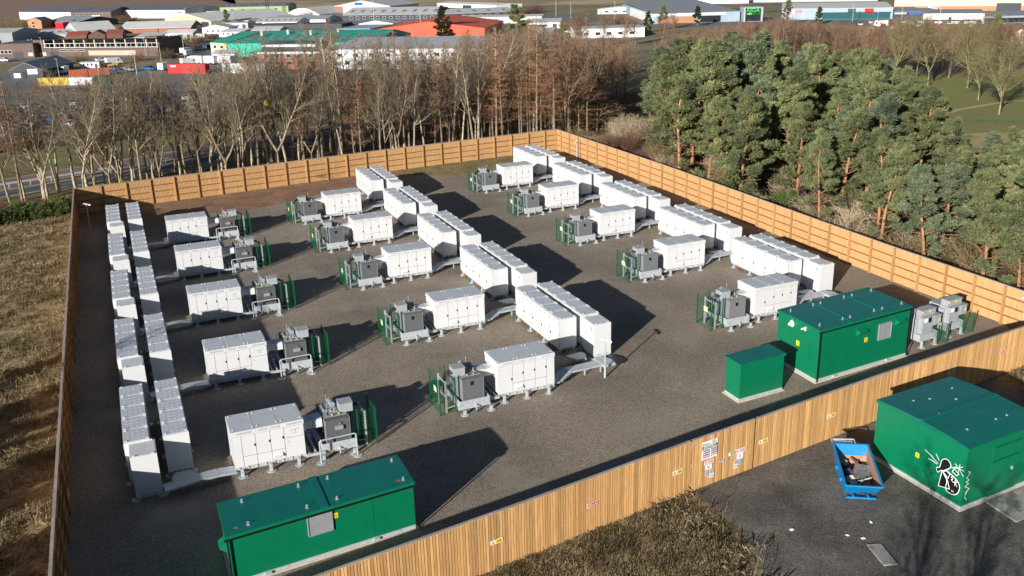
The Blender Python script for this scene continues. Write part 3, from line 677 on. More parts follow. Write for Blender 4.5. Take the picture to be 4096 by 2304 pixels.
COLS = {'M': ('middle', 26.66, 55.95, 12.5, [(-6.78, -5.25), (-6.68, -5.2), (-6.40, -4.10), (-6.40, -4.30), (-6.55, -5.0)]),
        'R': ('right', 49.08, 59.38, 12.43, [(-6.50, -4.35), (-6.45, -4.22), (-6.40, -4.28), (-6.38, -4.22), (-6.40, -4.25)]),
        'L': ('left', -.054, 49.88, 12.69, [(3.40, -1.45), (3.42, -1.55), (3.46, -1.65), (3.50, -1.76), (3.50, -2.6)])}
NF = ['nearest the gate', 'second from the front', 'third from the front', 'fourth from the front', 'fifth, farthest back']
for c, (row, bx, by, P, offs) in COLS.items():
    for n in range(5):
        y = by+P*n; dx, dy = offs[n]; w_ = f'{row} row, {NF[n]}'
        if c == 'L':
            container(f'white five-cabinet battery container, right of its pair, {w_}', bx, y, 1, n < 3, f'battery containers of the {row} row')
            container(f'white five-cabinet battery container, left of its pair, {w_}', bx-1.99, y, -1, False, f'battery containers of the {row} row')
            end_cabinet(f'low white end cabinet before the left container, {w_}', bx-1.76, y+.12, f'end cabinets of the {row} row')
            ix, iy, sx, kind = bx+dx, y+dy, 1, 'L'
        else:
            container(f'white five-cabinet battery container, left of its pair, {w_}', bx, y, -1, n < 4, f'battery containers of the {row} row')
            container(f'white five-cabinet battery container, right of its pair, {w_}', bx+1.81, y, 1, False, f'battery containers of the {row} row')
            end_cabinet(f'low white end cabinet before the right container, {w_}', bx+1.81, y, f'end cabinets of the {row} row')
            ix, iy, sx, kind = bx+dx, y+dy, -1, 'M'
        inverter(f'white inverter cabinet with grey vented roof on galvanised skid, {w_}', ix, iy, kind, sx, f'inverters of the {row} row')
        tx = ix-2.8 if sx < 0 else ix+IW+2.95
        transformer(f'grey finned transformer in galvanised tray, {w_}', tx, iy-.5 if sx < 0 else iy+.02, sx, f'transformers of the {row} row')
        mesh_screen(f'green wire mesh screen beside transformer, {w_}', ix-3.95 if sx < 0 else ix+IW+4.2, iy-.15 if sx < 0 else iy+.4, sx, f'mesh screens of the {row} row')
        t = thing('cable_tray', f'galvanised covered cable tray from inverter to containers, {w_}', 'cable tray', (bx, y, 0), group=f'cable trays of the {row} row')
        ddx, ddy = (dx+6.78, dy+5.25) if c != 'L' else (dx-3.40, dy+1.45)
        if c == 'L':
            ob('cover', trayL, t, (0, ddy, 0)); ob('tray_head', trayLh, t, (0, ddy*.6, 0))
            for q in (.6, 2.2): ob('leg', tl_me, t, (q, -1.6+ddy, 0))
        else:
            ob('cover', trayM, t, (ddx*.5, ddy, 0)); ob('tray_head', trayMh, t, (0, min(ddy, .5), 0)); ob('junction_tray', trayMs, t)
            for q in (-1.2, 0, 1.2): ob('leg', tl_me, t, (q, -3.9+ddy, 0))
# ---------------------------------------------------------------- green glass-fibre plant houses
def lerp(a, b, t): return (a[0]+(b[0]-a[0])*t, a[1]+(b[1]-a[1])*t)
def grow(c, e):                               # push quad corners outwards
    cx, cy = sum(p[0] for p in c)/4, sum(p[1] for p in c)/4; out = []
    for p in c:
        d = Vector((p[0]-cx, p[1]-cy, 0)); out.append((p[0]+math.copysign(e, d.x), p[1]+math.copysign(e, d.y)))
    return out
eye_me = MB().box(-.07, .07, -.07, .07, 0, .012).tube((0, 0, .01), (0, 0, .09), .018, n=6).path([(-.04, 0, .10), (-.03, 0, .16), (.03, 0, .16), (.04, 0, .10), (-.04, 0, .10)], .012, 5).mesh('lifting_eye', galv)
def green_house(label, c, h, plinth, seams, bow=0.0, eyes=True, eave=.10, gutter=True):
    """c: corners FL, FR, BR, BL of the walls"""
    t = thing('plant_house', label, 'plant house', (c[0][0], c[0][1], 0)); o = c[0]; q = [(p[0]-o[0], p[1]-o[1]) for p in c]
    ob('plinth', MB().prism(grow(q, .12), 0, plinth).mesh('plinth', concrete), t)
    ob('skirt', MB().prism(grow(q, .02), plinth, plinth+.16).mesh('skirt', galv), t)
    ob('wall', MB().prism(q, plinth+.16, h-.16).mesh('wall', green), t)
    rq = grow(q, .07); rf = MB(); N_ = 10
    rows = []
    for i in range(N_+1):
        a, b = lerp(rq[0], rq[3], i/N_), lerp(rq[1], rq[2], i/N_); z = h-.02+bow*(1-(2*i/N_-1)**2); rows.append((a, b, z))
    vs = []; fs = []
    for a, b, z in rows: vs += [(*a, h-.16), (*b, h-.16), (*b, z), (*a, z)]
    for i in range(N_):
        k = 4*i; fs += [(k+3, k+2, k+6, k+7), (k+1, k+5, k+6, k+2), (k, k+3, k+7, k+4), (k, k+4, k+5, k+1)]
    fs += [(0, 1, 2, 3), (4*N_+3, 4*N_+2, 4*N_+1, 4*N_)]
    ro = ob('roof', rf.add(vs, fs).mesh('roof', greenroof), t)
    fas = MB(); eq = grow(q, .078)
    for a, b in zip(eq, eq[1:]+eq[:1]): fas.bar((*a, h-.115), (*b, h-.115), .02, .13)
    ob('fascia', fas.mesh('fascia', green), t)
    for s0, s1, axis in seams:
        mb = MB()
        for i in range(N_):
            f_ = lambda tt, u: (lerp(lerp(rq[0], rq[1], u), lerp(rq[3], rq[2], u), tt) if axis == 'x' else lerp(lerp(rq[0], rq[3], u), lerp(rq[1], rq[2], u), tt))
            zz = lambda tt: h-.02+bow*(1-(2*tt-1)**2) if axis == 'x' else h-.02+bow*(1-(s0+s1-1)**2)
            t0, t1 = i/N_, (i+1)/N_; a, b, c_, d_ = f_(t0, s0), f_(t0, s1), f_(t1, s1), f_(t1, s0)
            mb.hexa([(*a, zz(t0)+.001), (*b, zz(t0)+.001), (*c_, zz(t1)+.001), (*d_, zz(t1)+.001)] if axis == 'x' else [(*a, zz(t0)+.001), (*d_, zz(t1)+.001), (*c_, zz(t1)+.001), (*b, zz(t0)+.001)],
                    [(*a, zz(t0)+.045), (*b, zz(t0)+.045), (*c_, zz(t1)+.045), (*d_, zz(t1)+.045)] if axis == 'x' else [(*a, zz(t0)+.045), (*d_, zz(t1)+.045), (*c_, zz(t1)+.045), (*b, zz(t0)+.045)])
        ob('roof_seam', mb.mesh('roof_seam', greenroof), ro)
    if gutter:
        gq = grow(q, .13); gz = h-.20
        ob('gutter', MB().bar((*gq[0], gz), (*gq[1], gz), .10, .07).mesh('gutter', black), t)
        for p, e in ((gq[0], .12), (gq[1], -.12)):
            d_ = Vector((gq[1][0]-gq[0][0], gq[1][1]-gq[0][1], 0)).normalized()
            mb = MB().tube((p[0]+d_.x*e, p[1]+d_.y*e, gz), (p[0]+d_.x*e, p[1]+d_.y*e, .08), .04, n=7)
            dp = ob('downpipe', mb.mesh('downpipe', black), t)
    if eyes:
        for u in eyes:
            for v_ in (.14, .82):
                p = lerp(lerp(rq[0], rq[1], u), lerp(rq[3], rq[2], u), v_); zz = h-.02+bow*(1-(2*v_-1)**2)
                e = ob('lifting_eye', eye_me, ro, (*p, zz)); 
    return t, q
def louvre_panel(w_, h_):
    mb = MB().box(-w_/2, w_/2, -h_/2, h_/2, 0, .03)
    n = int(h_/.06)
    for i in range(n): y = -h_/2+.04+i*(h_-.08)/n; mb.hexa([(-w_/2+.05, y, .03), (w_/2-.05, y, .03), (w_/2-.05, y+.03, .03), (-w_/2+.05, y+.03, .03)], [(-w_/2+.05, y, .065), (w_/2-.05, y, .065), (w_/2-.05, y+.012, .065), (-w_/2+.05, y+.012, .065)])
    mb.box(-w_/2, -w_/2+.04, -h_/2, h_/2, .03, .08).box(w_/2-.04, w_/2, -h_/2, h_/2, .03, .08).box(-w_/2, w_/2, h_/2-.04, h_/2, .03, .08).box(-w_/2, w_/2, -h_/2, -h_/2+.04, .03, .08)
    return mb.mesh('louvre_vent', mat('louvre_grey', (.33, .34, .37), .45, .2, var=.08))
cowl = MB().hexa([(-.42, -.24, .002), (.42, -.24, .002), (.42, -.2, .04), (-.42, -.2, .04)], [(-.42, .24, .002), (.42, .24, .002), (.36, .06, .36), (-.36, .06, .36)]).add([(-.46, -.26, .002), (-.42, -.26, .002), (-.42, .28, .002), (-.46, .28, .002)], [(0, 1, 2, 3)]).box(-.46, .46, .24, .28, .002, .03).box(-.46, -.42, -.26, .24, .002, .03).mesh('vent_cowl', green)
def hazard_plate(par, org, t_, s, z, off=.012, sc_=1.0):
    p_ = on_wall('warning_plate', panel_mesh(.24*sc_, .27*sc_, .006, yellow), par, org, t_, s, z, off); q = ob('hazard_triangle', tri, p_, (0, 0, .006)); q.scale = (.17*sc_, .17*sc_, 1); return p_

# long cabin at the near left
cA = [(1.90, 38.55), (10.82, 39.46), (10.82, 42.28), (1.90, 41.50)]
tA, q = green_house('long green cabin with flat roof behind the near fence, bottom left', cA, 2.67, .07, [(.485, .525, 'x')], .03, (.12, .42, .58, .95))
dA = (q[1][0]-q[0][0], q[1][1]-q[0][1])
on_wall('louvre_vent', louvre_panel(1.21, 1.13), tA, q[0], dA, 4.33-.1, 1.92, .004); hazard_plate(tA, q[0], dA, 5.0, 2.05)
seamm = MB().box(-.006, .006, -1.05, 1.05, 0, .004).mesh('panel_seam', mat('dark_green_seam', (0, .05, .02), .6))
on_wall('panel_seam', seamm, tA, q[0], dA, 6.86, 1.37, .001)
for s in (1.6, 6.9): on_wall('anchor_bracket', MB().box(-.15, .15, -.06, .06, 0, .10).mesh('bracket', galv), tA, q[0], dA, s, .15, .03)
dl = (q[0][0]-q[3][0], q[0][1]-q[3][1]); on_wall('vent_cowl', cowl, tA, q[3], dl, 2.1, 1.7, .004)
for u in (.05, .42, .58, .93):                # rust stains below the lifting eyes, as thin flakes of oxide
    p = lerp(lerp(q[0], q[1], u), lerp(q[3], q[2], u), .14)
    mb = MB().add([(p[0]+.13*math.cos(a)*random.uniform(.5, 1.2), p[1]+.11*math.sin(a)*random.uniform(.5, 1.2), 2.668) for a in [i*math.pi/6 for i in range(12)]], [tuple(range(12))])
    ob('rust_stain', mb.mesh('rust_stain', rust), tA)

# tall house with the wet roof, far side of the gate
cB = [(39.52, 44.34), (47.84, 45.15), (47.88, 49.28), (39.55, 48.49)]
tB, q = green_house('tall dark green plant house with glossy wet roof beside two transformers', cB, 3.72, .08, [(.325, .345, 'x'), (.675, .695, 'x')], .05, (.06, .30, .38, .64, .73, .95))
dB = (q[1][0]-q[0][0], q[1][1]-q[0][1])
on_wall('louvre_vent', louvre_panel(1.2, 1.16), tB, q[0], dB, 6.02, 2.38, .004)
for s in (3.75, 7.38): on_wall('vent_cowl', cowl, tB, q[0], dB, s, 2.78, .004)
hazard_plate(tB, q[0], dB, 4.3, 2.1, sc_=1.2)
for s in (1.6, 6.6): on_wall('anchor_bracket', MB().box(-.15, .15, -.06, .06, 0, .10).mesh('bracket', galv), tB, q[0], dB, s, .15, .03)
dl = (q[0][0]-q[3][0], q[0][1]-q[3][1]); W_ = math.hypot(*dl)
hazard_plate(tB, q[3], dl, W_-2.0, 2.06, sc_=1.3)
lamp = MB(); lamp.prism([(.22*math.cos(i*math.pi/7), .22*math.sin(i*math.pi/7)) for i in range(14)], .02, .05); lamp.tube((0, 0, .05), (0, 0, .30), .17, .08, 10); lamp.path([(0, .2, .03), (0, .38, .05), (0, .5, .02)], .015, 5)
on_wall('siren', lamp.mesh('siren', signw), tB, q[3], dl, W_-2.7, 3.2, .0)
on_wall('wall_camera', MB().box(-.05, .05, -.14, .14, 0, .06).box(-.04, .04, .0, .1, .06, .35).mesh('wall_camera', signw), tB, q[3], dl, W_-1.36, 3.3, .002)

# small kiosk
cC = [(33.42, 44.16), (36.88, 44.40), (36.88, 46.02), (33.42, 45.68)]
tC, q = green_house('small plain green kiosk left of the tall plant house', cC, 2.62, .06, [], .0, False, gutter=False)
dl = (q[0][0]-q[3][0], q[0][1]-q[3][1])
for z in (.55, 1.75): on_wall('hatch', MB().box(-.18, .18, -.25, .25, 0, .02).mesh('hatch', green), tC, q[3], dl, 1.1 if z > 1 else .35, z, .004)

# graffitied building outside the fence
cD = [(36.0, 29.35), (41.75, 29.85), (41.62, 35.82), (35.92, 35.32)]
tD, q = green_house('big green building with graffiti and domed roof outside the fence, lower right', cD, 3.52, .05, [(.475, .525, 'y')], .16, False, gutter=False)
for u, v in ((.22, .2), (.24, .8), (.75, .2), (.77, .8), (.22, .5), (.6, .62), (.6, .2), (.4, .75)):
    p = lerp(lerp(q[0], q[1], u), lerp(q[3], q[2], u), v); ob('roof_fixing', eye_me, tD, (*p, 3.5+.16*(1-(2*v-1)**2)), scale=(1, 1, .35))
gw = mat('spray_paint_white', (.82, .82, .84), .6, var=.05); gk = mat('spray_paint_black', (.008, .008, .01), .55, var=.1)
def stroke(pts, wd, z, closed=False):         # ribbon polyline on a wall
    mb = MB(); P_ = [Vector((p[0], p[1], 0)) for p in pts]
    if closed: P_.append(P_[0])
    for a, b in zip(P_, P_[1:]):
        d = (b-a); d = d.normalized() if d.length > 1e-6 else Vector((1, 0, 0)); n = Vector((-d.y, d.x, 0))*wd/2; e = d*wd*.3
        mb.add([(a-e-n)[:2]+(z,), (b+e-n)[:2]+(z,), (b+e+n)[:2]+(z,), (a-e+n)[:2]+(z,)], [(0, 1, 2, 3)]); z += .00012
    return mb
def smooth(pts, k=2, closed=True):
    for _ in range(k):
        o_ = []; n = len(pts)
        for i in range(n if closed else n-1):
            a, b = pts[i], pts[(i+1) % n]; o_ += [lerp(a, b, .25), lerp(a, b, .75)]
        pts = o_ if closed else [pts[0]]+o_+[pts[-1]]
    return pts
# wall x = 36: distances measured from the near corner; seen from outside left is positive s, so mirror to wall x
LW = math.hypot(q[3][0]-q[0][0], q[3][1]-q[0][1]); wdir = (q[0][0]-q[3][0], q[0][1]-q[3][1])
def G(pts): return [(LW-s, z) for s, z in pts]
head = [(1.42, 1.55), (1.62, 1.28), (1.73, 1.60), (1.51, 1.61), (1.47, 2.08), (1.30, 2.27), (1.04, 2.30), (.83, 2.07), (.94, 1.87), (1.14, 1.70), (1.30, 1.56)]
bod = [(1.34, 1.53), (1.45, .63), (.77, .80), (.94, 1.19), (1.18, 1.47)]
bag = [(1.21, 1.42), (1.27, 1.56), (1.06, 1.71), (.82, 1.63), (.43, 1.53), (.16, 1.26), (.24, .81), (.51, .60), (.89, .59), (1.02, .73), (.94, 1.19)]
gg = ob('graffiti', None, tD)
k_ = 0
for poly, cl in ((head, 1), (bod, 0), (bag, 1)):
    pts = G(smooth(poly, 2)) if cl else G(poly)
    f_ = MB().add([(x, y, .004+.0015*k_) for x, y in pts], [tuple(range(len(pts)))[::-1]]); on_wall('spray_fill', f_.mesh('spray_fill', gk), gg, q[3], wdir, 0, 0, .0)
    on_wall('spray_line', stroke(pts, .045, .0105+.002*k_, True).mesh('spray_line', gw), gg, q[3], wdir, 0, 0, 0); k_ += 1
for pts in ([(2.54, 2.16), (2.1, 2.03), (1.62, 1.80)], [(2.26, 1.79), (1.95, 1.80), (1.70, 1.74)], [(1.83, 2.27), (1.59, 2.01)], [(.63, 2.31), (.30, 2.08), (.08, 1.89)], [(.19, 2.36), (.42, 2.16), (.81, 2.01)], [(.09, 2.18), (.64, 2.13)], [(.36, 2.4), (.40, 1.9)],
            [(.66, 2.02), (.34, 1.88), (.46, 1.72), (.74, 1.81), (.66, 2.02)], [(.63, 1.59), (.76, 1.49), (.64, 1.45), (.74, 1.36), (.60, 1.28), (.51, 1.35)], [(.49, 1.15), (.50, 1.49), (.36, 1.43), (.48, 1.30), (.35, 1.15)], [(1.01, 1.63), (.86, 1.61), (.93, 1.33), (1.12, 1.45)], [(.62, .82), (.60, .75)], [(.54, .83), (.52, .76)]):
    on_wall('spray_line', stroke(G(pts), .035, .017).mesh('spray_line', gw), gg, q[3], wdir, 0, 0, 0)
fdir = (q[1][0]-q[0][0], q[1][1]-q[0][1])
tg = [(.21, 2.13), (.36, 2.06), (.22, 1.86), (.12, 1.82), (.36, 1.62), (.14, 1.58), (.35, 1.42), (.10, 1.32), (.45, 1.11), (.19, .89), (.33, 1.05), (.21, .78)]
on_wall('spray_line', stroke(tg, .03, .01).mesh('spray_line', gw), gg, q[0], fdir, 0, 0, 0)
for p in ((.22, .68), (.28, .6), (.36, .52)): on_wall('spray_dot', panel_mesh(.05, .05, .006, gw), gg, q[0], fdir, p[0], p[1], .004)
hazard_plate(tD, q[3], wdir, LW-2.97, 1.63); hazard_plate(tD, q[0], fdir, 2.45, 1.5, sc_=1.2)
dd = ob('door', None, tD)
on_wall('door_leaf', MB().box(-1.05, 1.05, -1.45, 1.45, 0, .02).mesh('door_leaf', green), dd, q[0], fdir, 3.0, 1.6, .003)
for z in (2.16, 2.95): on_wall('door_bar', MB().box(-1.05, 1.05, -.015, .015, 0, .05).mesh('door_bar', greenmesh), dd, q[0], fdir, 3.0, z, .024)
on_wall('handle', MB().box(-.04, .04, -.09, .09, 0, .06).mesh('handle', galv), dd, q[0], fdir, 3.6, 1.4, .024)
on_wall('panel_seam', MB().box(-.012, .012, -1.55, 1.55, 0, .012).mesh('panel_seam', green), tD, q[3], wdir, LW-3.1, 1.75, .001)
for s in (.03, LW-.03): on_wall('corner_trim', MB().box(-.03, .03, -1.58, 1.58, 0, .012).mesh('corner_trim', green), tD, q[3], wdir, s, 1.78, .001)

# concrete slabs on the access yard
sl_m = mat('slab_concrete', (.36, .35, .33), .85, var=.2, scale=1.5, wear=((.17, .16, .15), 1.2, .55))
tag(ob('paving_slab', MB().prism([(29.75, 28.98), (29.29, 27.41), (29.92, 27.23), (30.38, 28.76)], .004, .06).mesh('slab', sl_m)), 'grey concrete slab lying alone on dark yard, bottom right', 'slab')
tag(ob('doorstep_slab', MB().prism([(37.72, 29.30), (37.57, 27.41), (41.3, 27.7), (41.6, 29.62)], .004, .07).mesh('slab', sl_m)), 'large concrete slab before the graffitied building door', 'slab')
lit = mat('litter_white', (.7, .7, .68), .7)
for i, (x, y, s, w_) in enumerate(((27.4, 31.5, .12, 'paper scrap nearest the grass bank on dark yard'), (31.3, 30.4, .10, 'white scrap nearest the skip front'), (29.5, 30.0, .09, 'pale scrap in middle of the dark yard'), (30.0, 29.5, .12, 'white crumpled litter left of the lone slab'))):
    mb = MB().hexa([(-s, -s*.6, 0), (s*.8, -s*.7, 0), (s, s*.5, 0), (-s*.7, s*.7, 0)], [(-s*.5, -s*.4, s*.5), (s*.6, -s*.3, s*.2), (s*.6, s*.4, s*.6), (-s*.6, s*.5, s*.3)])
    tag(ob('litter_scrap', mb.mesh('litter', lit), None, (x, y, .004), i), w_, 'litter', 'litter on the access yard')

# ---------------------------------------------------------------- skip full of rubbish
t = thing('rubbish_skip', 'blue steel skip full of rubbish beside the graffitied building', 'skip', (33.1, 33.5, 0), R(-31.5), scale=(1.05, 1.1, 1.0))
# local: x across (width 1.75), y along (length 3.7), rim higher at the rear
HW = .86
wallp = MB(); prof = [(-1.75, 1.12, .62), (-.95, .05, .1), (1.15, .05, .1), (1.75, 1.22, .9)]
def side(x, xb):
    return [(xb, -.95, .10), (xb, 1.15, .10), (x, 1.80, 1.30), (x, -1.75, 1.02)]
for s_ in (-1, 1):
    a = side(s_*HW, s_*HW*.86); b = [(p[0]-s_*.035, p[1], p[2]) for p in a]
    if s_ < 0: wallp.hexa([a[0], b[0], b[1], a[1]], [a[3], b[3], b[2], a[2]])
    else: wallp.hexa([b[0], a[0], a[1], b[1]], [b[3], a[3], a[2], b[2]])
    wallp.bar((s_*HW, -1.77, 1.02), (s_*HW, 1.82, 1.30), .09, .07)
wallp.hexa([(-HW*.86, -.98, .1), (HW*.86, -.98, .1), (HW*.86, -.945, .1), (-HW*.86, -.945, .1)], [(-HW, -1.79, 1.02), (HW, -1.79, 1.02), (HW, -1.75, 1.02), (-HW, -1.75, 1.02)])
wallp.hexa([(-HW*.86, 1.115, .1), (HW*.86, 1.115, .1), (HW*.86, 1.15, .1), (-HW*.86, 1.15, .1)], [(-HW, 1.76, 1.30), (HW, 1.76, 1.30), (HW, 1.80, 1.30), (-HW, 1.80, 1.30)])
wallp.bar((-HW, -1.77, 1.02), (HW, -1.77, 1.02), .08, .06).bar((-HW, 1.78, 1.30), (HW, 1.78, 1.30), .08, .06)
wallp.box(-HW*.86, HW*.86, -.96, 1.13, .08, .10)
ob('body', wallp.mesh('body', [blue]), t)
inn = MB()
for s_ in (-1, 1):
    b = [(p[0]-s_*.04, p[1], p[2]-.03) for p in side(s_*HW, s_*HW*.86)]; inn.add(b if s_ < 0 else b[::-1], [(0, 1, 2, 3)])
inn.add([(-HW+.05, 1.755, 1.27), (HW-.05, 1.755, 1.27), (HW*.83, 1.11, .12), (-HW*.83, 1.11, .12)], [(0, 1, 2, 3)])
ob('rusty_lining', inn.mesh('rusty_lining', mat('rusty_steel', (.40, .235, .15), .8, var=.2, scale=3, wear=((.22, .11, .06), 4, .6))), t)
for s_ in (-1, 1):
    for y in (-.55, .55): ob('lifting_lug', MB().box(s_*HW*.93-.05, s_*HW*.93+.05, y-.09, y+.09, .55, .72).mesh('lug', blue), t, (s_*.06, 0, 0))
for x in (-.35, .35): ob('foot_rib', MB().box(x-.05, x+.05, -1.35, -1.0, 0.0, .16).mesh('foot_rib', blue), t)
ob('skid_runner', MB().box(-.7, .7, -1.42, -1.34, .06, .13).mesh('runner', blue), t)
ob('tail_frame', MB().path([(-HW, 1.8, 1.25), (-HW, 2.3, 1.25), (HW*.3, 2.3, 1.3), (HW*.3, 1.85, 1.3)], .04, 6).box(-HW, HW*.2, 1.9, 2.28, 1.18, 1.22).mesh('tail_frame', galv), t)
trm = [mat('rubbish_dark', (.03, .03, .035), .8, var=.4), mat('rubbish_grey', (.35, .35, .36), .7, var=.3), mat('rubbish_brown', (.27, .13, .06), .8, var=.3), mat('rubbish_pale', (.62, .55, .46), .8, var=.2), mat('rubbish_red', (.45, .12, .07), .7, var=.2), mat('rubbish_navy', (.04, .06, .13), .6, var=.3)]
heap = MB(); rgen = random.Random(3)
nx, ny = 9, 18
H_ = [[.30+.30*math.sin(i*.9+j*.5)*.4+rgen.uniform(-.09, .11) for j in range(ny)] for i in range(nx)]
vs = [(-.70+1.40*i/(nx-1), -1.15+2.6*j/(ny-1), H_[i][j]+.12*(j/ny)) for i in range(nx) for j in range(ny)]
heap.add(vs, [(i*ny+j, (i+1)*ny+j, (i+1)*ny+j+1, i*ny+j+1) for i in range(nx-1) for j in range(ny-1)])
hp = ob('rubbish_heap', heap.mesh('heap', trm[0]), None); hp.location = t.location; hp.rotation_euler = t.rotation_euler; hp.scale = t.scale; tag(hp, 'dark heap of loose rubbish filling the blue skip', 'rubbish', kind='stuff')
def junk(name, label, mb, m, x, y, z, rz, rx=0):
    o = ob(name, mb.mesh(name, m)); c_, s_ = math.cos(R(-31)), math.sin(R(-31)); x *= 1.05; y *= 1.1; o.location = (33.1+x*c_-y*s_, 33.5+x*s_+y*c_, z-.12); o.rotation_euler = (rx, 0, R(-31)+rz); return tag(o, label, name.replace('_', ' '))
def bagm(s, seed):
    r = random.Random(seed); mb = MB(); n, m_ = 9, 6; vs = []; fs = []
    for j in range(m_+1):
        ph = math.pi*j/m_
        for i in range(n):
            th = 2*math.pi*i/n; k = s*(1+r.uniform(-.22, .22)); vs.append((k*math.sin(ph)*math.cos(th), k*.8*math.sin(ph)*math.sin(th), k*.7*math.cos(ph)))
    for j in range(m_):
        for i in range(n): fs.append((j*n+i, (j+1)*n+i, (j+1)*n+(i+1) % n, j*n+(i+1) % n))
    return mb.add(vs, fs)
junk('rubbish_bag', 'pale crumpled bag at rear left of the skip', bagm(.24, 1), trm[1], -.42, .95, .78, .3)
junk('black_bag', 'black bin bag against left wall of the skip', bagm(.26, 2), trm[0], -.55, .55, .72, .8)
junk('blue_box', 'navy box among bags in the skip', MB().box(-.2, .2, -.17, .17, -.15, .15), trm[5], -.40, .1, .72, .5, .5)
junk('white_bag', 'white rubbish bag at front left of the skip', bagm(.22, 4), trm[1], -.50, -.55, .68, .1)
junk('cardboard_piece', 'torn pale cardboard at front left of the skip', MB().box(-.2, .2, -.28, .28, -.01, .01), trm[3], -.33, -.62, .74, .4, .5)
junk('rusty_plank', 'rusty brown plank across middle of the skip', MB().box(-.07, .07, -.75, .75, -.03, .03), trm[2], -.02, .35, .80, -.35, .1)
junk('rusty_plank', 'short brown board at rear of the skip', MB().box(-.06, .06, -.35, .35, -.03, .03), trm[2], .12, 1.0, .86, .5, .2)
grid = MB()
for i in range(9): grid.box(-.38+i*.095, -.37+i*.095, -.75, .75, -.006, .006); 
for j in range(16): grid.box(-.38, .39, -.75+j*.1, -.74+j*.1, -.006, .006)
junk('wire_grid', 'dark wire grid panel lying on top of the skip load', grid, trm[1], .25, -.05, .82, -.25, .12)
junk('brick_block', 'orange brick block at front right of the skip', MB().box(-.2, .2, -.13, .13, -.09, .09), trm[4], .30, -1.0, .72, .3, .2)
junk('white_pole', 'white pole lying across front of the skip', MB().tube((-.65, 0, 0), (.65, 0, 0), .025, n=6), signw, .05, -.8, .86, .5)
junk('metal_pole', 'grey pole sticking over front edge of the skip', MB().tube((-.45, 0, 0), (.45, 0, .1), .02, n=6), galv, .0, -1.1, .9, .9)

# ---------------------------------------------------------------- camera poles
def cctv(label, x, y, h, a, group='camera poles inside the fence'):
    t = thing('camera_pole', label, 'camera pole', (x, y, 0), group=group)
    ob('pole', MB().tube((0, 0, 0), (0, 0, .9), .075, n=10).tube((0, 0, .9), (0, 0, h-.12), .05, n=10).mesh('pole', galv), t)
    c = ob('camera', MB().box(-.06, .06, -.06, .06, h-.14, h).tube((.0, 0, h-.05), (.22, 0, h-.12), .04, n=7).tube((.18, -.0, h-.16), (.42, 0, h-.24), .085, n=9).mesh('camera', signw), t); c.rotation_euler = (0, 0, a)
    ob('lamp_head', MB().box(-.28, -.05, -.07, .07, h-.06, h+.02).mesh('lamp_head', signw), c)
    return t
cctv('camera pole standing alone before the nearest middle row containers', 27.69, 51.1, 2.80, R(-35))
cctv('camera pole in dark far left corner by left fence', -3.95, 109.8, 2.80, R(0))
cctv('camera pole against right fence near the far corner', 58.3, 116.2, 2.75, R(220))
cctv('white camera pole in near right corner behind the near fence', 58.2, 44.6, 3.0, R(180))

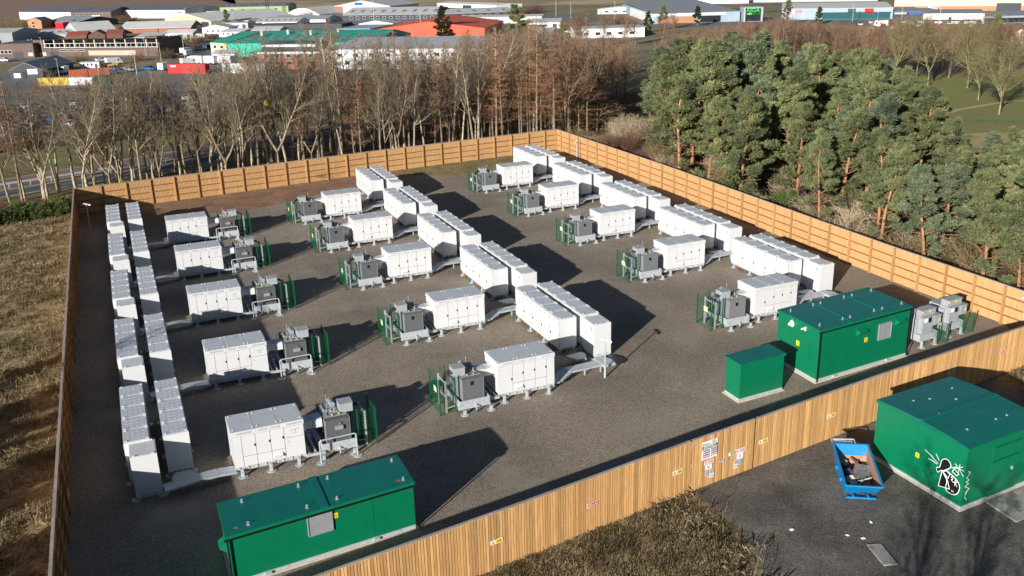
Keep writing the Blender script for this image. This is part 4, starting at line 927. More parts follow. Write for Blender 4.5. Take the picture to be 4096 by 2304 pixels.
# ---------------------------------------------------------------- two auxiliary transformers by the right fence
for k, (x, y) in enumerate(((49.75, 45.8), (52.95, 46.5))):
    w_ = ('nearer the tall green house', 'nearer the right fence')[k]
    t = thing('auxiliary_transformer', f'pale grey cabled transformer on galvanised tray, {w_}', 'transformer', (x, y, 0), R(5), group='auxiliary transformers by the right fence')
    ob('bund_tray', MB().box(0, 1.75, 0, .03, .42, .95).box(0, 1.75, 2.27, 2.3, .42, .95).box(0, .03, .031, 2.269, .42, .95).box(1.72, 1.75, .031, 2.269, .42, .95).box(.03, 1.72, .03, 2.27, .43, .46).mesh('bund_tray', galv), t)
    ob('tank', MB().box(.3, 1.5, .3, 1.9, .5, 2.1).mesh('tank', greyl), t)
    ob('radiator', MB().box(.12, .29, .5, 1.7, .6, 1.95).mesh('radiator', greyl), t)
    b = ob('panel_cover', MB().box(.36, 1.44, .18, .297, .6, 1.2).box(.36, 1.44, .18, .297, 1.22, 1.62).box(.36, 1.44, .18, .297, 1.64, 2.08).mesh('panel_cover', greyl), t)
    ob('label_plate', MB().box(.46, .82, .172, .178, 1.7, 2.0).mesh('plate', signw), b); ob('window', MB().box(.92, 1.22, .172, .178, 1.66, 2.02).mesh('window', black), b)
    ob('conservator', MB().box(.2, 1.62, .25, .85, 2.18, 2.62).box(.15, 1.67, .2, .9, 2.62, 2.65).mesh('conservator', greyl), t)
    for xx in (.24, .98): ob('yellow_lug', MB().tube((xx, .2, 2.5), (xx, .17, 2.5), .09, n=9).mesh('lug', yellow), t)
    ob('yellow_cap', MB().tube((1.66, .5, 2.5), (1.76, .5, 2.55), .07, n=8).mesh('cap', yellow), t)
    ob('cable_box', MB().box(1.5, 2.15, .15, .95, 1.35, 2.05).box(1.46, 2.19, .11, .99, 2.05, 2.08).mesh('cable_box', greyl), t)
    hazard = ob('label_plate', MB().box(1.95, 2.1, .142, .148, 1.55, 1.8).mesh('plate', yellow), t)
    cc = MB()
    for i in range(4): cc.path([(1.65+i*.12, .5, 1.35), (1.67+i*.1, .48, .8), (1.72+i*.07, .42, 0)], .03, 5)
    ob('cables', cc.mesh('cables', rubber), t)
    ob('cable_clamp', MB().box(1.6, 2.0, .35, .5, .0, .06).mesh('clamp', rust), t)
    for lx in (.2, 1.55):
        for ly in (-.05, 2.35):
            l = ob('leg', MB().box(-.07, .07, -.07, .07, .03, .46).mesh('leg', galv), t, (lx, ly, 0)); ob('foot_plate', disc_me, l)
    s = thing('mesh_screen', f'low green mesh screen round cables of transformer {w_}', 'mesh screen', (x+1.1, y+.6, 0), group='low mesh screens by the right fence')
    for p in ((0, 0), (.45, -.75), (1.35, -.75), (.95, .1)): ob('post', gp15, s, (*p, 0))
    ob('mesh_panel', MP[(.8, 1.35)], s, (0, 0, 0), math.atan2(-.75, .45)); ob('mesh_panel', MP[(.95, 1.35)], s, (.45, -.75, 0), 0); ob('mesh_panel', MP[(.95, 1.35)], s, (1.35, -.75, 0), math.atan2(.85, -.4))
BELT=[(57.1,130.0,13.4,2),(59.3,141.9,12.3,2),(8.9,132.6,11.8,1),(29.5,146.1,12.1,0),(79.5,157.8,11.8,2),(-0.0,126.9,14.9,0),(42.2,144.2,13.9,1),(28.7,131.1,17.7,2),(48.6,128.8,16.5,0),(43.3,155.3,14.0,2),(10.9,126.4,14.1,0),(61.3,137.6,16.7,0),(39.7,150.3,11.4,1),(47.0,126.4,14.8,0),(22.9,130.7,16.2,0),(19.1,123.7,18.0,1),(46.5,133.7,15.7,0),(67.2,151.4,14.0,2),(36.1,126.1,16.6,1),(34.3,127.8,12.3,0),(36.1,137.4,15.2,2),(19.9,130.7,17.2,0),(25.7,145.8,11.5,2),(76.6,151.2,13.0,2),(21.7,144.7,14.2,0),(67.0,135.9,13.7,2),(38.2,152.5,14.7,0),(56.1,163.5,12.8,2),(58.9,144.1,10.7,0),(52.0,130.1,17.1,2),(74.7,147.1,14.2,2),(12.7,132.3,14.3,0),(75.1,140.8,11.6,2),(53.8,147.5,11.2,0),(47.0,154.1,12.5,2),(11.9,138.5,12.6,0),(-1.3,121.5,15.1,1),(39.6,142.5,14.5,0),(42.8,128.0,14.8,2),(55.9,158.9,11.3,1),(71.2,158.3,16.2,2),(67.5,144.6,11.0,0),(3.8,131.2,15.0,0),(73.7,145.4,13.7,2),(60.8,151.2,15.3,2),(40.3,128.4,13.5,0),(59.8,166.0,10.1,0),(12.5,134.6,12.7,1),(59.3,134.4,16.9,2),(66.0,158.1,15.7,2),(36.5,150.3,14.4,2),(45.4,150.0,10.5,0),(62.0,158.4,14.9,2),(66.5,162.8,14.5,2),(44.4,129.5,16.5,1),(16.7,131.4,15.2,0),(-0.1,131.1,15.7,0),(37.1,133.7,15.5,0),(-8.6,125.5,14.1,0),(-8.7,123.0,12.2,0),(46.8,137.2,15.5,2),(55.3,128.4,12.0,2),(-9.2,128.0,13.7,0),(73.8,160.3,15.6,0),(57.3,138.4,17.0,0),(55.5,156.1,12.0,2),(51.6,140.8,16.2,2),(16.6,139.6,14.2,0),(33.3,138.0,15.7,2),(33.9,154.4,14.1,2),(71.8,138.0,14.7,2),(50.7,159.4,12.4,2),(36.6,140.9,11.7,1),(10.0,134.3,14.2,1),(68.6,163.9,15.3,2),(1.2,125.1,14.4,0),(65.8,142.7,12.9,2),(67.8,156.3,13.1,2),(62.6,156.3,15.0,0),(8.8,127.2,13.5,1),(71.8,148.2,15.0,0),(49.7,150.5,12.7,1),(63.2,135.4,14.7,2),(46.3,129.2,12.6,0),(25.8,139.0,12.7,0),(51.5,144.6,12.4,2),(35.4,146.3,10.7,2),(38.5,129.9,15.5,2),(54.5,153.7,12.2,1),(25.5,149.4,13.3,1),(43.5,138.9,14.8,1),(53.9,137.6,10.9,2),(29.4,135.6,19.1,0),(64.2,157.5,15.1,2),(65.8,147.4,11.2,0),(34.9,151.6,12.3,0),(47.1,147.6,15.1,2),(20.9,128.0,17.0,0),(14.0,140.9,12.2,0),(28.4,128.7,15.5,0),(62.4,142.2,16.9,2),(56.3,141.4,10.6,2),(-1.5,134.5,13.2,1),(50.1,156.8,11.8,0),(31.5,149.9,16.3,2),(7.5,134.0,12.3,1),(4.1,122.3,13.7,1),(72.2,151.2,13.1,2),(41.3,156.6,9.8,2),(27.9,125.9,14.1,0),(-4.3,132.9,13.3,0),(-3.3,127.1,13.4,2),(24.7,127.0,13.2,1),(19.4,139.5,12.4,1),(72.2,162.8,13.0,2),(48.8,139.6,12.3,0),(12.3,122.8,15.0,1),(69.7,152.3,12.7,2),(65.1,138.8,11.4,0),(3.0,126.0,13.3,2),(56.0,148.8,13.5,1),(52.5,132.7,14.7,2),(23.7,133.1,13.2,2),(9.2,122.8,12.4,1),(-4.4,122.1,14.4,0),(25.5,129.5,17.6,1),(53.4,164.2,13.1,2),(18.0,126.5,14.1,0),(44.0,134.9,14.0,1),(36.3,155.9,15.1,1),(37.4,143.1,12.6,0),(64.6,163.6,9.9,2),(22.6,125.9,11.5,2),(29.8,127.1,11.9,2),(-7.8,132.9,12.9,1),(53.2,152.3,10.0,2),(57.9,162.7,12.7,0),(73.9,138.9,13.8,2),(26.1,141.0,14.3,0),(46.5,158.3,14.0,2),(-3.0,124.2,12.5,1),(37.0,131.4,12.5,0),(38.2,126.6,12.8,0),(3.9,128.8,15.1,0),(49.6,135.5,13.4,2),(-14.3,128.9,15.3,0),(69.6,150.2,13.5,0),(-15.2,125.3,15.3,1),(48.7,158.8,13.0,1),(64.8,166.9,12.0,0),(19.1,134.3,16.3,2),(23.2,128.8,14.0,0),(-12.2,121.2,12.7,1),(29.4,140.3,17.4,1),(75.9,143.2,11.5,2),(60.3,145.6,16.1,2),(16.7,136.2,15.5,0),(-14.9,131.7,13.2,0),(60.3,127.7,13.0,2),(7.6,125.2,12.7,1),(18.7,141.7,15.7,2),(51.3,134.2,11.0,2),(69.2,138.3,15.0,2),(-5.5,129.5,15.3,0),(30.1,124.6,12.6,2),(79.2,154.3,12.3,2),(57.5,127.6,17.8,2),(61.9,164.9,10.3,2),(53.9,161.0,12.6,0),(5.1,134.9,12.5,0),(67.8,148.3,13.8,0),(50.0,142.1,13.4,1),(67.5,133.8,13.7,2),(76.7,154.1,11.4,2),(66.0,160.2,12.4,2),(14.6,123.9,13.8,0),(15.1,135.0,15.5,0),(20.1,136.9,16.2,1),(63.4,160.5,12.6,2),(34.6,140.7,15.2,0),(49.1,137.6,12.2,1),(32.1,153.0,14.9,2),(43.1,152.2,10.6,2),(69.1,136.4,13.3,0),(59.4,130.4,12.3,2),(45.3,152.0,13.6,0),(59.7,159.0,11.9,1),(46.6,144.3,15.3,1),(64.9,152.4,15.1,2),(23.0,136.3,11.3,0),(-11.2,124.1,15.8,2),(44.5,141.6,13.1,0),(-2.1,131.2,12.2,0),(-11.3,127.9,12.7,0),(13.6,136.4,12.0,0),(12.8,128.3,14.1,1),(64.8,149.6,14.6,0),(2.1,122.1,14.4,1),(33.3,129.9,13.6,0),(45.0,161.0,14.4,0),(59.4,161.3,11.7,0),(27.1,135.4,12.2,0),(63.0,132.5,11.7,2),(69.4,160.9,13.7,0),(42.2,146.4,16.7,2),(55.6,144.1,11.1,0),(51.6,126.7,14.2,2),(49.3,131.5,15.8,0),(30.8,131.1,14.5,0),(5.0,136.8,13.3,0),(57.8,156.2,14.8,1),(28.9,142.5,18.0,1),(9.9,130.8,12.0,0),(71.8,135.8,14.4,2),(38.4,146.2,14.1,2),(52.8,158.5,10.3,0),(-0.2,123.1,13.7,0),(32.8,124.4,13.0,1),(61.7,140.2,13.2,2),(61.9,153.0,14.5,2),(1.6,135.2,13.0,0),(7.0,136.7,13.4,0),(38.8,139.7,12.3,0),(64.9,132.2,13.5,2),(67.7,131.3,13.4,2),(54.1,150.1,10.0,2),(69.5,142.5,11.8,0),(59.7,163.7,9.3,0),(74.1,154.7,11.0,2),(42.7,158.1,14.5,2),(39.7,136.5,16.5,0),(-0.6,129.2,13.3,1),(14.7,130.5,13.6,1),(-3.3,134.8,11.2,0),(58.2,151.7,12.8,1),(64.8,155.4,14.9,2),(63.2,147.3,10.9,2),(36.8,145.0,12.6,1),(53.0,135.2,15.0,2),(23.3,124.0,13.6,1),(51.3,155.1,9.8,1),(-7.5,130.9,14.6,0),(32.7,143.8,15.0,0),(56.8,132.5,12.2,2),(52.9,143.1,10.5,2),(17.0,128.4,14.8,1),(-14.6,123.1,13.4,0),(57.6,146.4,16.1,0),(20.3,125.7,16.7,0),(62.3,145.0,14.5,2),(7.2,130.8,13.9,0),(35.8,129.8,13.6,2),(32.2,146.0,18.6,2),(63.8,141.8,16.2,2),(92.1,179.0,15,2)]
PINES=[(65.9,88.5,11.1),(105.2,111.6,11.1),(98.6,112.1,11.7),(91.3,79.4,3.7),(84.7,109.6,13.0),(100.6,135.0,11.5),(73.5,89.1,12.9),(102.1,104.7,11.9),(110.5,154.5,11.4),(69.1,108.7,13.9),(98.7,82.4,5.7),(64.5,74.0,9.3),(80.5,115.6,14.2),(94.1,133.2,12.2),(92.0,121.2,12.1),(102.3,155.3,10.2),(100.1,162.1,8.2),(95.5,115.4,13.6),(71.9,80.3,11.7),(87.0,101.3,14.5),(85.9,130.4,13.6),(77.7,63.0,9.1),(84.4,140.4,6.4),(91.6,126.8,12.7),(92.7,148.6,11.2),(84.6,70.7,6.9),(93.1,85.4,6.6),(89.6,97.2,12.1),(81.9,133.5,11.4),(104.1,146.3,12.5),(89.3,70.0,8.5),(97.5,156.7,9.9),(62.6,48.8,8.7),(101.6,96.7,6.8),(103.1,100.1,8.3),(77.1,76.7,10.8),(111.2,87.6,4.5),(81.7,119.0,12.7),(64.3,93.3,10.7),(63.2,52.6,9.8),(96.2,120.2,11.4),(85.9,126.7,13.0),(80.7,88.1,10.8),(77.6,83.7,13.0),(73.8,72.7,8.1),(70.0,95.1,12.3),(65.4,66.2,9.5),(68.8,76.0,11.4),(106.5,123.7,10.6),(83.4,92.8,10.7),(110.3,124.2,10.8),(100.5,75.9,7.0),(113.1,142.8,10.1),(116.1,152.8,10.6),(93.8,94.9,12.1),(62.9,58.6,9.1),(82.3,64.4,8.4),(98.3,137.9,11.8),(99.8,124.8,12.9),(71.3,64.7,9.7),(90.7,115.9,12.7),(104.4,78.9,6.3),(98.0,95.7,9.7),(86.8,83.1,10.0),(72.2,101.7,14.1),(79.1,95.3,12.4),(112.9,157.7,11.7),(81.6,78.2,12.5),(76.1,110.0,14.1),(95.2,80.6,4.5),(107.3,118.6,11.9),(89.3,133.8,11.1),(103.6,84.1,5.6),(102.9,139.1,11.2),(97.2,88.0,5.2),(104.4,161.8,9.6),(80.8,124.1,14.5),(112.8,136.1,10.6),(106.8,141.9,11.8),(88.2,141.3,11.3),(91.1,106.6,14.2),(99.7,152.9,9.8),(73.5,57.6,8.2),(101.2,128.7,11.2),(100.9,120.6,13.0),(84.3,75.1,7.1),(112.9,148.6,10.6),(77.4,67.1,7.2),(85.2,135.8,10.7),(77.0,106.3,16.3),(95.3,76.2,7.0),(69.3,83.3,12.1),(80.3,73.5,9.5),(80.8,103.9,13.4),(108.5,161.5,9.8),(107.0,148.9,11.8),(94.0,90.4,9.7),(94.5,141.2,10.5),(86.8,121.0,14.5),(87.8,77.7,5.6),(68.4,50.2,9.1),(79.7,99.4,11.1),(82.4,83.8,12.8),(88.8,88.1,10.7),(107.9,85.7,4.4),(111.5,131.5,11.7),(99.4,165.9,3.4),(98.4,146.1,10.6),(72.4,76.5,12.5),(64.4,99.9,12.2),(91.8,100.9,13.1),(97.1,106.7,12.8),(68.4,69.8,9.5),(80.6,59.3,9.5),(68.6,62.2,8.2),(87.3,106.1,13.6),(77.2,57.0,9.3),(89.2,111.1,12.7),(69.1,91.4,10.8),(86.3,114.6,13.4),(109.8,145.2,11.6),(95.6,128.2,13.1),(92.8,73.4,7.0),(101.7,108.9,13.5),(93.9,157.2,3.9),(79.8,128.2,11.6),(106.1,152.9,10.4),(73.8,97.2,11.1),(63.2,85.5,11.6),(88.9,93.6,11.5),(93.7,152.4,8.9),(95.9,98.8,12.7),(67.5,101.8,15.8)]
WOODS=[(205.2,198.4,7.5),(190.4,212.5,5.9),(150.4,171.3,9.7),(214.1,179.2,6.8),(170.1,209.9,6.9),(151.1,185.7,10.2),(218.8,185.6,6.3),(202.6,187.5,7.5),(161.3,171.7,9.1),(169.5,219.1,7.6),(153.7,212.3,7.8),(149.6,160.2,9.9),(146.0,176.9,10.0),(168.0,187.5,8.3),(195.0,217.7,5.7),(141.0,192.9,9.8),(161.6,158.5,10.3),(173.4,176.2,9.5),(221.7,193.0,5.4),(119.3,192.8,7.1),(127.7,196.4,8.2),(119.8,187.6,8.6),(170.2,150.2,10.5),(191.3,173.3,8.3),(207.9,166.6,7.1),(183.3,190.8,8.5),(128.4,179.9,10.7),(181.2,154.1,9.6),(207.9,191.8,6.2),(157.6,221.7,7.1),(165.3,153.2,10.6),(136.0,185.1,9.7),(145.0,166.4,10.8),(147.9,155.2,10.8),(153.5,200.0,9.3),(177.6,182.9,8.9),(199.8,192.2,7.7),(213.5,193.5,5.4),(191.9,167.9,8.3),(193.9,199.6,6.9),(114.9,172.0,10.7),(181.3,209.5,6.8),(131.4,189.7,9.4),(128.1,208.2,6.1),(147.6,191.6,9.1),(178.9,149.0,10.3),(199.8,164.0,8.5),(163.4,163.7,11.0),(158.0,193.4,9.2),(142.0,159.0,10.8),(182.7,176.1,9.8),(173.2,169.9,9.9),(136.5,213.9,5.7),(121.5,167.0,11.9),(214.5,199.4,6.2),(133.5,164.4,11.7),(163.6,196.7,8.7),(135.1,172.5,10.2),(139.1,175.3,11.5),(146.8,217.0,7.2),(214.5,173.1,6.8),(166.3,176.5,9.8),(114.9,177.6,8.9),(158.6,178.5,9.0),(187.4,184.0,8.1),(211.6,185.1,6.7),(132.5,203.6,7.7),(128.8,163.1,12.6),(209.3,175.9,6.6),(151.1,207.7,9.0),(171.3,158.5,10.0),(146.9,224.2,5.2),(189.7,160.3,9.4),(165.2,211.7,7.8),(194.5,193.9,7.0),(176.6,195.9,7.4),(130.1,168.4,11.9),(162.1,231.4,6.5),(169.8,202.5,7.2),(207.3,182.2,6.9),(190.2,205.8,6.1),(139.5,165.7,11.6),(199.3,173.8,7.0),(151.4,229.6,5.5),(173.5,188.8,8.2),(185.6,224.0,6.1),(147.1,182.6,10.1),(158.4,211.4,8.4),(182.3,219.9,6.2),(166.7,170.2,9.3),(209.4,202.0,6.5),(181.6,162.3,8.3),(162.9,226.2,6.7),(179.8,204.7,7.1),(169.1,227.2,7.3),(152.7,176.5,9.6),(196.9,185.8,7.7),(170.0,195.8,8.4),(178.4,225.4,6.8),(218.9,177.7,6.1),(198.0,211.0,6.0),(186.0,146.3,10.2),(176.0,165.3,9.2),(144.3,187.7,10.3),(123.9,176.9,10.9),(174.7,206.5,7.3),(185.1,157.1,9.3),(134.0,196.5,8.9),(125.5,191.6,8.2),(184.5,197.5,7.8),(199.5,198.9,7.2),(204.0,175.8,7.2),(156.6,186.8,9.2),(156.1,159.7,11.0),(142.7,204.4,8.9),(186.6,216.4,6.1),(158.3,151.9,11.4),(161.5,215.4,7.9),(190.1,178.6,8.1)]
THICKET=[(70.0,161.9,14.2),(86.9,179.1,12.3),(61.4,172.0,11.7),(60.1,169.1,10.4),(64.4,157.6,11.2),(73.6,175.4,12.4),(69.5,167.2,12.4),(90.7,174.4,9.3),(66.8,146.5,13.0),(77.1,155.2,11.1),(83.1,173.5,11.0),(58.4,171.2,10.8),(76.4,179.8,11.3),(75.1,149.0,12.8),(82.6,164.1,10.6),(78.5,173.4,14.0),(80.1,153.5,11.6),(95.6,172.9,9.4),(61.8,164.0,13.5),(82.7,157.3,11.9),(70.4,170.4,13.2),(76.1,163.4,12.3),(90.9,167.5,12.0),(62.2,131.9,15.4),(92.5,163.5,10.3),(64.2,135.9,13.6),(93.7,168.9,9.2),(73.9,167.5,11.3),(58.4,153.9,11.7),(68.8,152.5,13.2),(94.8,175.7,10.0),(89.9,171.1,10.0),(62.6,139.8,12.9),(86.2,174.5,9.3),(74.4,157.2,11.4),(87.7,159.8,9.6),(66.2,137.6,13.2),(76.4,175.9,12.8),(64.2,165.0,10.9),(92.3,172.5,11.3),(62.9,168.6,13.4),(65.8,167.2,12.3),(81.4,177.8,10.9),(93.0,166.2,9.6),(67.2,162.3,12.6),(63.1,129.8,15.9),(63.8,160.4,14.1),(76.3,169.0,13.9),(94.5,198.3,10.8),(74.7,205.1,10.3),(64.6,183.9,10.1),(71.6,177.8,12.1),(81.6,189.5,11.5),(92.9,173.3,9.8),(98.7,184.1,8.6),(78.9,201.9,10.1),(63.5,192.9,9.2),(102.9,190.6,9.2),(100.1,187.8,9.2),(101.9,227.2,9.5),(95.0,191.0,9.9),(101.9,200.4,7.5),(89.5,222.7,8.6),(95.6,225.7,8.8),(92.0,179.8,9.1),(112.4,226.2,6.3),(108.1,234.6,10.0),(112.2,235.4,7.7),(83.8,204.5,10.3),(120.8,213.8,6.6),(79.7,183.1,12.3),(97.9,175.2,10.2),(91.7,213.4,9.1),(65.7,180.3,11.9),(106.0,197.7,8.3),(64.1,167.1,11.5),(80.8,210.1,8.6),(108.0,215.6,7.7),(105.6,207.5,8.4),(105.3,218.4,8.7),(87.5,205.4,9.9),(74.4,200.8,10.2),(86.4,186.9,13.2),(88.8,210.3,8.9),(98.1,222.8,8.9),(79.1,176.2,12.4),(85.0,222.3,8.3),(86.7,194.3,10.5),(115.6,201.4,5.6),(82.3,169.0,13.0),(88.0,175.6,10.7),(123.0,221.1,5.9),(91.9,208.4,11.7),(86.5,168.2,10.7),(66.8,169.7,13.4),(94.6,185.7,9.0),(112.7,206.2,7.4),(102.9,185.1,9.7),(80.5,198.1,10.2),(114.9,231.0,5.7),(98.3,195.5,8.6),(105.3,193.7,9.0),(78.2,172.2,12.6),(67.3,187.9,11.3),(102.7,177.3,7.1),(74.3,165.4,14.3),(97.8,180.4,10.2),(76.6,179.7,12.7),(84.9,179.2,11.3),(78.1,212.8,8.2),(103.7,173.1,4.8),(79.4,165.3,11.5),(110.3,219.8,6.8),(112.9,214.5,8.0),(92.6,204.5,10.1)]
# ---------------------------------------------------------------- trees
bark_pale = mat('pale_bark', (.46, .385, .27), .9, var=.3, scale=3, c2=(.27, .215, .145), rnd=.25)
bark_grey = mat('grey_brown_bark', (.27, .21, .14), .9, var=.3, scale=3, c2=(.15, .115, .08), rnd=.25)
twig_brown = mat('brown_twigs', (.215, .172, .118), .9, var=.25, scale=1, rnd=.3)
twig_rust = mat('rusty_twigs', (.29, .155, .085), .9, var=.25, scale=1, rnd=.25)
twig_red = mat('reddish_twigs', (.26, .16, .105), .9, var=.25, scale=.6, rnd=.3)
bark_pine = mat('orange_pine_bark', (.38, .19, .095), .9, var=.3, scale=2, c2=(.22, .12, .07), rnd=.15)
bark_moss = mat('mossy_bark', (.27, .24, .115), .9, var=.3, scale=2, c2=(.16, .13, .07), rnd=.2)
needle = mat('pine_needles', (.225, .235, .10), .75, var=.30, scale=.45, c2=(.115, .155, .085), rnd=.25, trans=.15, spec=.2)
needle_d = mat('dark_conifer', (.035, .062, .024), .7, var=.3, scale=.6, rnd=.2, trans=.1)
def tubes(name, segs, m, n=3):
    S_ = np.asarray(segs, float)
    if len(S_) == 0: S_ = np.zeros((1, 8))
    p0, p1, r0, r1 = S_[:, :3], S_[:, 3:6], S_[:, 6], S_[:, 7]
    d = p1-p0; d /= np.linalg.norm(d, axis=1, keepdims=True)+1e-9
    a = np.cross(d, np.where(np.abs(d[:, 2:3]) > .9, [[1., 0, 0]], [[0, 0, 1.]])); a /= np.linalg.norm(a, axis=1, keepdims=True)+1e-9; b = np.cross(d, a)
    V = np.zeros((len(S_), 2*n, 3))
    for i in range(n):
        t = 2*math.pi*i/n; o_ = a*math.cos(t)+b*math.sin(t); V[:, i] = p0+o_*r0[:, None]; V[:, n+i] = p1+o_*r1[:, None]
    F = np.array([(i, (i+1) % n, n+(i+1) % n, n+i) for i in range(n)]); F = (F[None]+(np.arange(len(S_))*2*n)[:, None, None]).reshape(-1, 4)
    return fastmesh(name, V.reshape(-1, 3), F, m)
def unit(v): return v/(np.linalg.norm(v)+1e-9)
def limb(g, p, d, L_, r, nseg, wob, lift, segs):
    """grow a wobbly limb; returns node list (point, dir, radius, t)"""
    nodes = []
    for i in range(nseg):
        d = unit(d+g.normal(0, wob, 3)+np.array([0, 0, lift])); q_ = p+d*(L_/nseg); r1 = r*(1-(i+1)/nseg*.75)
        segs.append((*p, *q_, r*(1-i/nseg*.75), r1)); p = q_; nodes.append((p, d, r1, (i+1)/nseg))
    return nodes
def side_dir(g, d, ang):
    a = unit(np.cross(d, g.normal(0, 1, 3))); return unit(d*math.cos(ang)+a*math.sin(ang))
def bare_tree(seed, h, wood, twigm, spread=.3, lo=.35, forks=1, twr=.018, n1=15):
    g = np.random.default_rng(seed); ws, ts = [], []
    tops = []
    if forks == 1: tops.append(limb(g, np.zeros(3), np.array([0, 0, 1.]), h*.86, h*.0145, 9, .045, .03, ws))
    else:
        base = limb(g, np.zeros(3), np.array([0, 0, 1.]), h*.22, h*.02, 3, .03, .02, ws); p, d, r, _ = base[-1]
        for k in range(forks): tops.append(limb(g, p, side_dir(g, d, .32+.2*g.random()), h*.66, h*.0105, 8, .05, .07, ws))
    for nodes in tops:
        nn = len(nodes)
        for p, d, r, t in nodes:
            z = p[2]/h
            if z < lo: continue
            for _ in range(max(1, int(n1/nn/max(1, forks*.6)))+1):
                L1 = h*spread*(1.1-.65*z)*g.uniform(.7, 1.2); n1_ = limb(g, p, side_dir(g, d, g.uniform(.45, .9)), L1, max(.014, r*.55), 4, .10, .10, ws)
                for p2, d2, r2, t2 in n1_:
                    for _ in range(2):
                        n2 = limb(g, p2, side_dir(g, d2, g.uniform(.4, .9)), L1*.5*g.uniform(.6, 1.2), max(.010, r2*.6), 3, .12, .08, ts)
                        for p3, d3, r3, t3 in n2:
                            for _ in range(2): limb(g, p3, side_dir(g, d3, g.uniform(.4, .9)), L1*.24*g.uniform(.5, 1.3), twr*.7, 2, .15, .05, ts)
    return tubes('trunk', ws, wood, 4), tubes('crown', ts, twigm, 3)
def larch(seed, h):
    g = np.random.default_rng(seed); ws, ts = [], []
    tr = limb(g, np.zeros(3), np.array([0, 0, 1.]), h, h*.0115, 12, .012, .01, ws)
    for k in range(int(h*6.5)):
        t = g.uniform(.26, .985); i = min(11, int(t*12)); p = np.array([tr[i][0][0], tr[i][0][1], t*h]); az = g.uniform(0, 6.283)
        L1 = h*.21*(1.06-t)*g.uniform(.6, 1.25)+.25; d = np.array([math.cos(az), math.sin(az), g.uniform(-.12, .30)])
        dead = t < .42 and g.random() < .6
        nd = limb(g, p, d, L1*(.7 if dead else 1), .022, 4, .07, .03, ws if g.random() < .35 else ts)
        if dead: continue
        for p2, d2, r2, t2 in nd:
            for _ in range(4): limb(g, p2-d2*g.uniform(0, L1*.2), side_dir(g, d2, g.uniform(.5, 1.1))+np.array([0, 0, -.15]), L1*.30*g.uniform(.5, 1.3), .017, 2, .15, -.04, ts)
    return tubes('trunk', ws, bark_grey, 4), tubes('crown', ts, twig_rust, 3)
def tufts(g, centres, rad, n, ln, wd, up_):
    """needle tufts: thin pointed leaves scattered in flattened clumps"""
    C_ = np.repeat(np.asarray(centres), n, 0); N_ = len(C_)
    o_ = g.normal(0, 1, (N_, 3)); o_ /= np.linalg.norm(o_, axis=1, keepdims=True); rr_ = g.uniform(.15, 1, (N_, 1))**.5
    P_ = C_+o_*rr_*np.array(rad); d = o_*np.array([1, 1, .6])+g.normal(0, .45, (N_, 3))+np.array([0, 0, up_]); d /= np.linalg.norm(d, axis=1, keepdims=True)
    a = np.cross(d, g.normal(0, 1, (N_, 3))); a /= np.linalg.norm(a, axis=1, keepdims=True)
    l = ln*g.uniform(.6, 1.4, (N_, 1)); w2 = wd*g.uniform(.6, 1.3, (N_, 1))
    V = np.stack([P_-a*w2*.5, P_+d*l*.55-a*w2, P_+d*l, P_+d*l*.5+a*w2], 1).reshape(-1, 3)
    return V, np.arange(N_*4).reshape(-1, 4)
needle_b = mat('blue_green_needles', (.175, .205, .115), .75, var=.3, scale=.45, c2=(.10, .14, .085), rnd=.25, trans=.15, spec=.2)
def pine(seed, h, dens=22, m=None, low=.10, spread=.25):
    """Scots pine: bent trunk, limbs with side sprays, needle tufts only along the outer sprays so that sky and branches show between"""
    g = np.random.default_rng(seed); ws = []; C_ = []; D_ = []
    tr = limb(g, np.zeros(3), np.array([g.normal(0, .07), g.normal(0, .07), 1.]), h*.95, h*.021, 10, .05, .03, ws)
    nl = int(20+h*1.5)
    for k in range(nl):
        t = low+(1-low)*((k+g.random())/nl)**.9; i = min(9, int(t*10)); p = tr[i][0]*np.array([1, 1, 0])+np.array([0, 0, t*h*.95]); az = k*2.4+g.uniform(-.6, .6)
        dead = t < .34 and g.random() < .45
        prof = min(1.0, .5+1.4*t)*max(.06, 1.06-t)**.75
        L1 = h*spread*prof*g.uniform(.55, 1.3)+.22; d = unit(np.array([math.cos(az), math.sin(az), g.uniform(-.05, .35)+.75*t*t]))
        nd = limb(g, p, d, L1, .055, 4, .15, .06, ws)
        if dead: continue
        for p2, d2, r2, t2 in nd:
            if t2 < .4: continue
            for _ in range(4):
                l2 = L1*g.uniform(.16, .36)+.12; d3 = unit(side_dir(g, d2, g.uniform(.5, 1.1))*np.array([1, 1, .55])+np.array([0, 0, .22])); q_ = p2+d3*l2; ws.append((*p2, *q_, .016, .007))
                for u in (.45, .75, 1.0): C_.append(p2+d3*l2*u); D_.append(d3)
    for u in (.7, .85, 1.0): C_.append(tr[-1][0]*np.array([1, 1, u])); D_.append(np.array([0, 0, 1.]))
    C_ = np.asarray(C_); D_ = np.asarray(D_)
    V, F = tufts(g, C_, (.17, .17, .12), dens, .34, .034, .85)
    return tubes('trunk', ws, bark_pine, 4), fastmesh('crown', V, F, m or needle)
def place_tree(name, label, cat, meshes, x, y, s, rz, group, sz=None):
    t = thing(name, label, cat, (x, y, 0), rz, group, (s, s, sz or s)); ob('trunk', meshes[0], t); ob('crown', meshes[1], t); return t

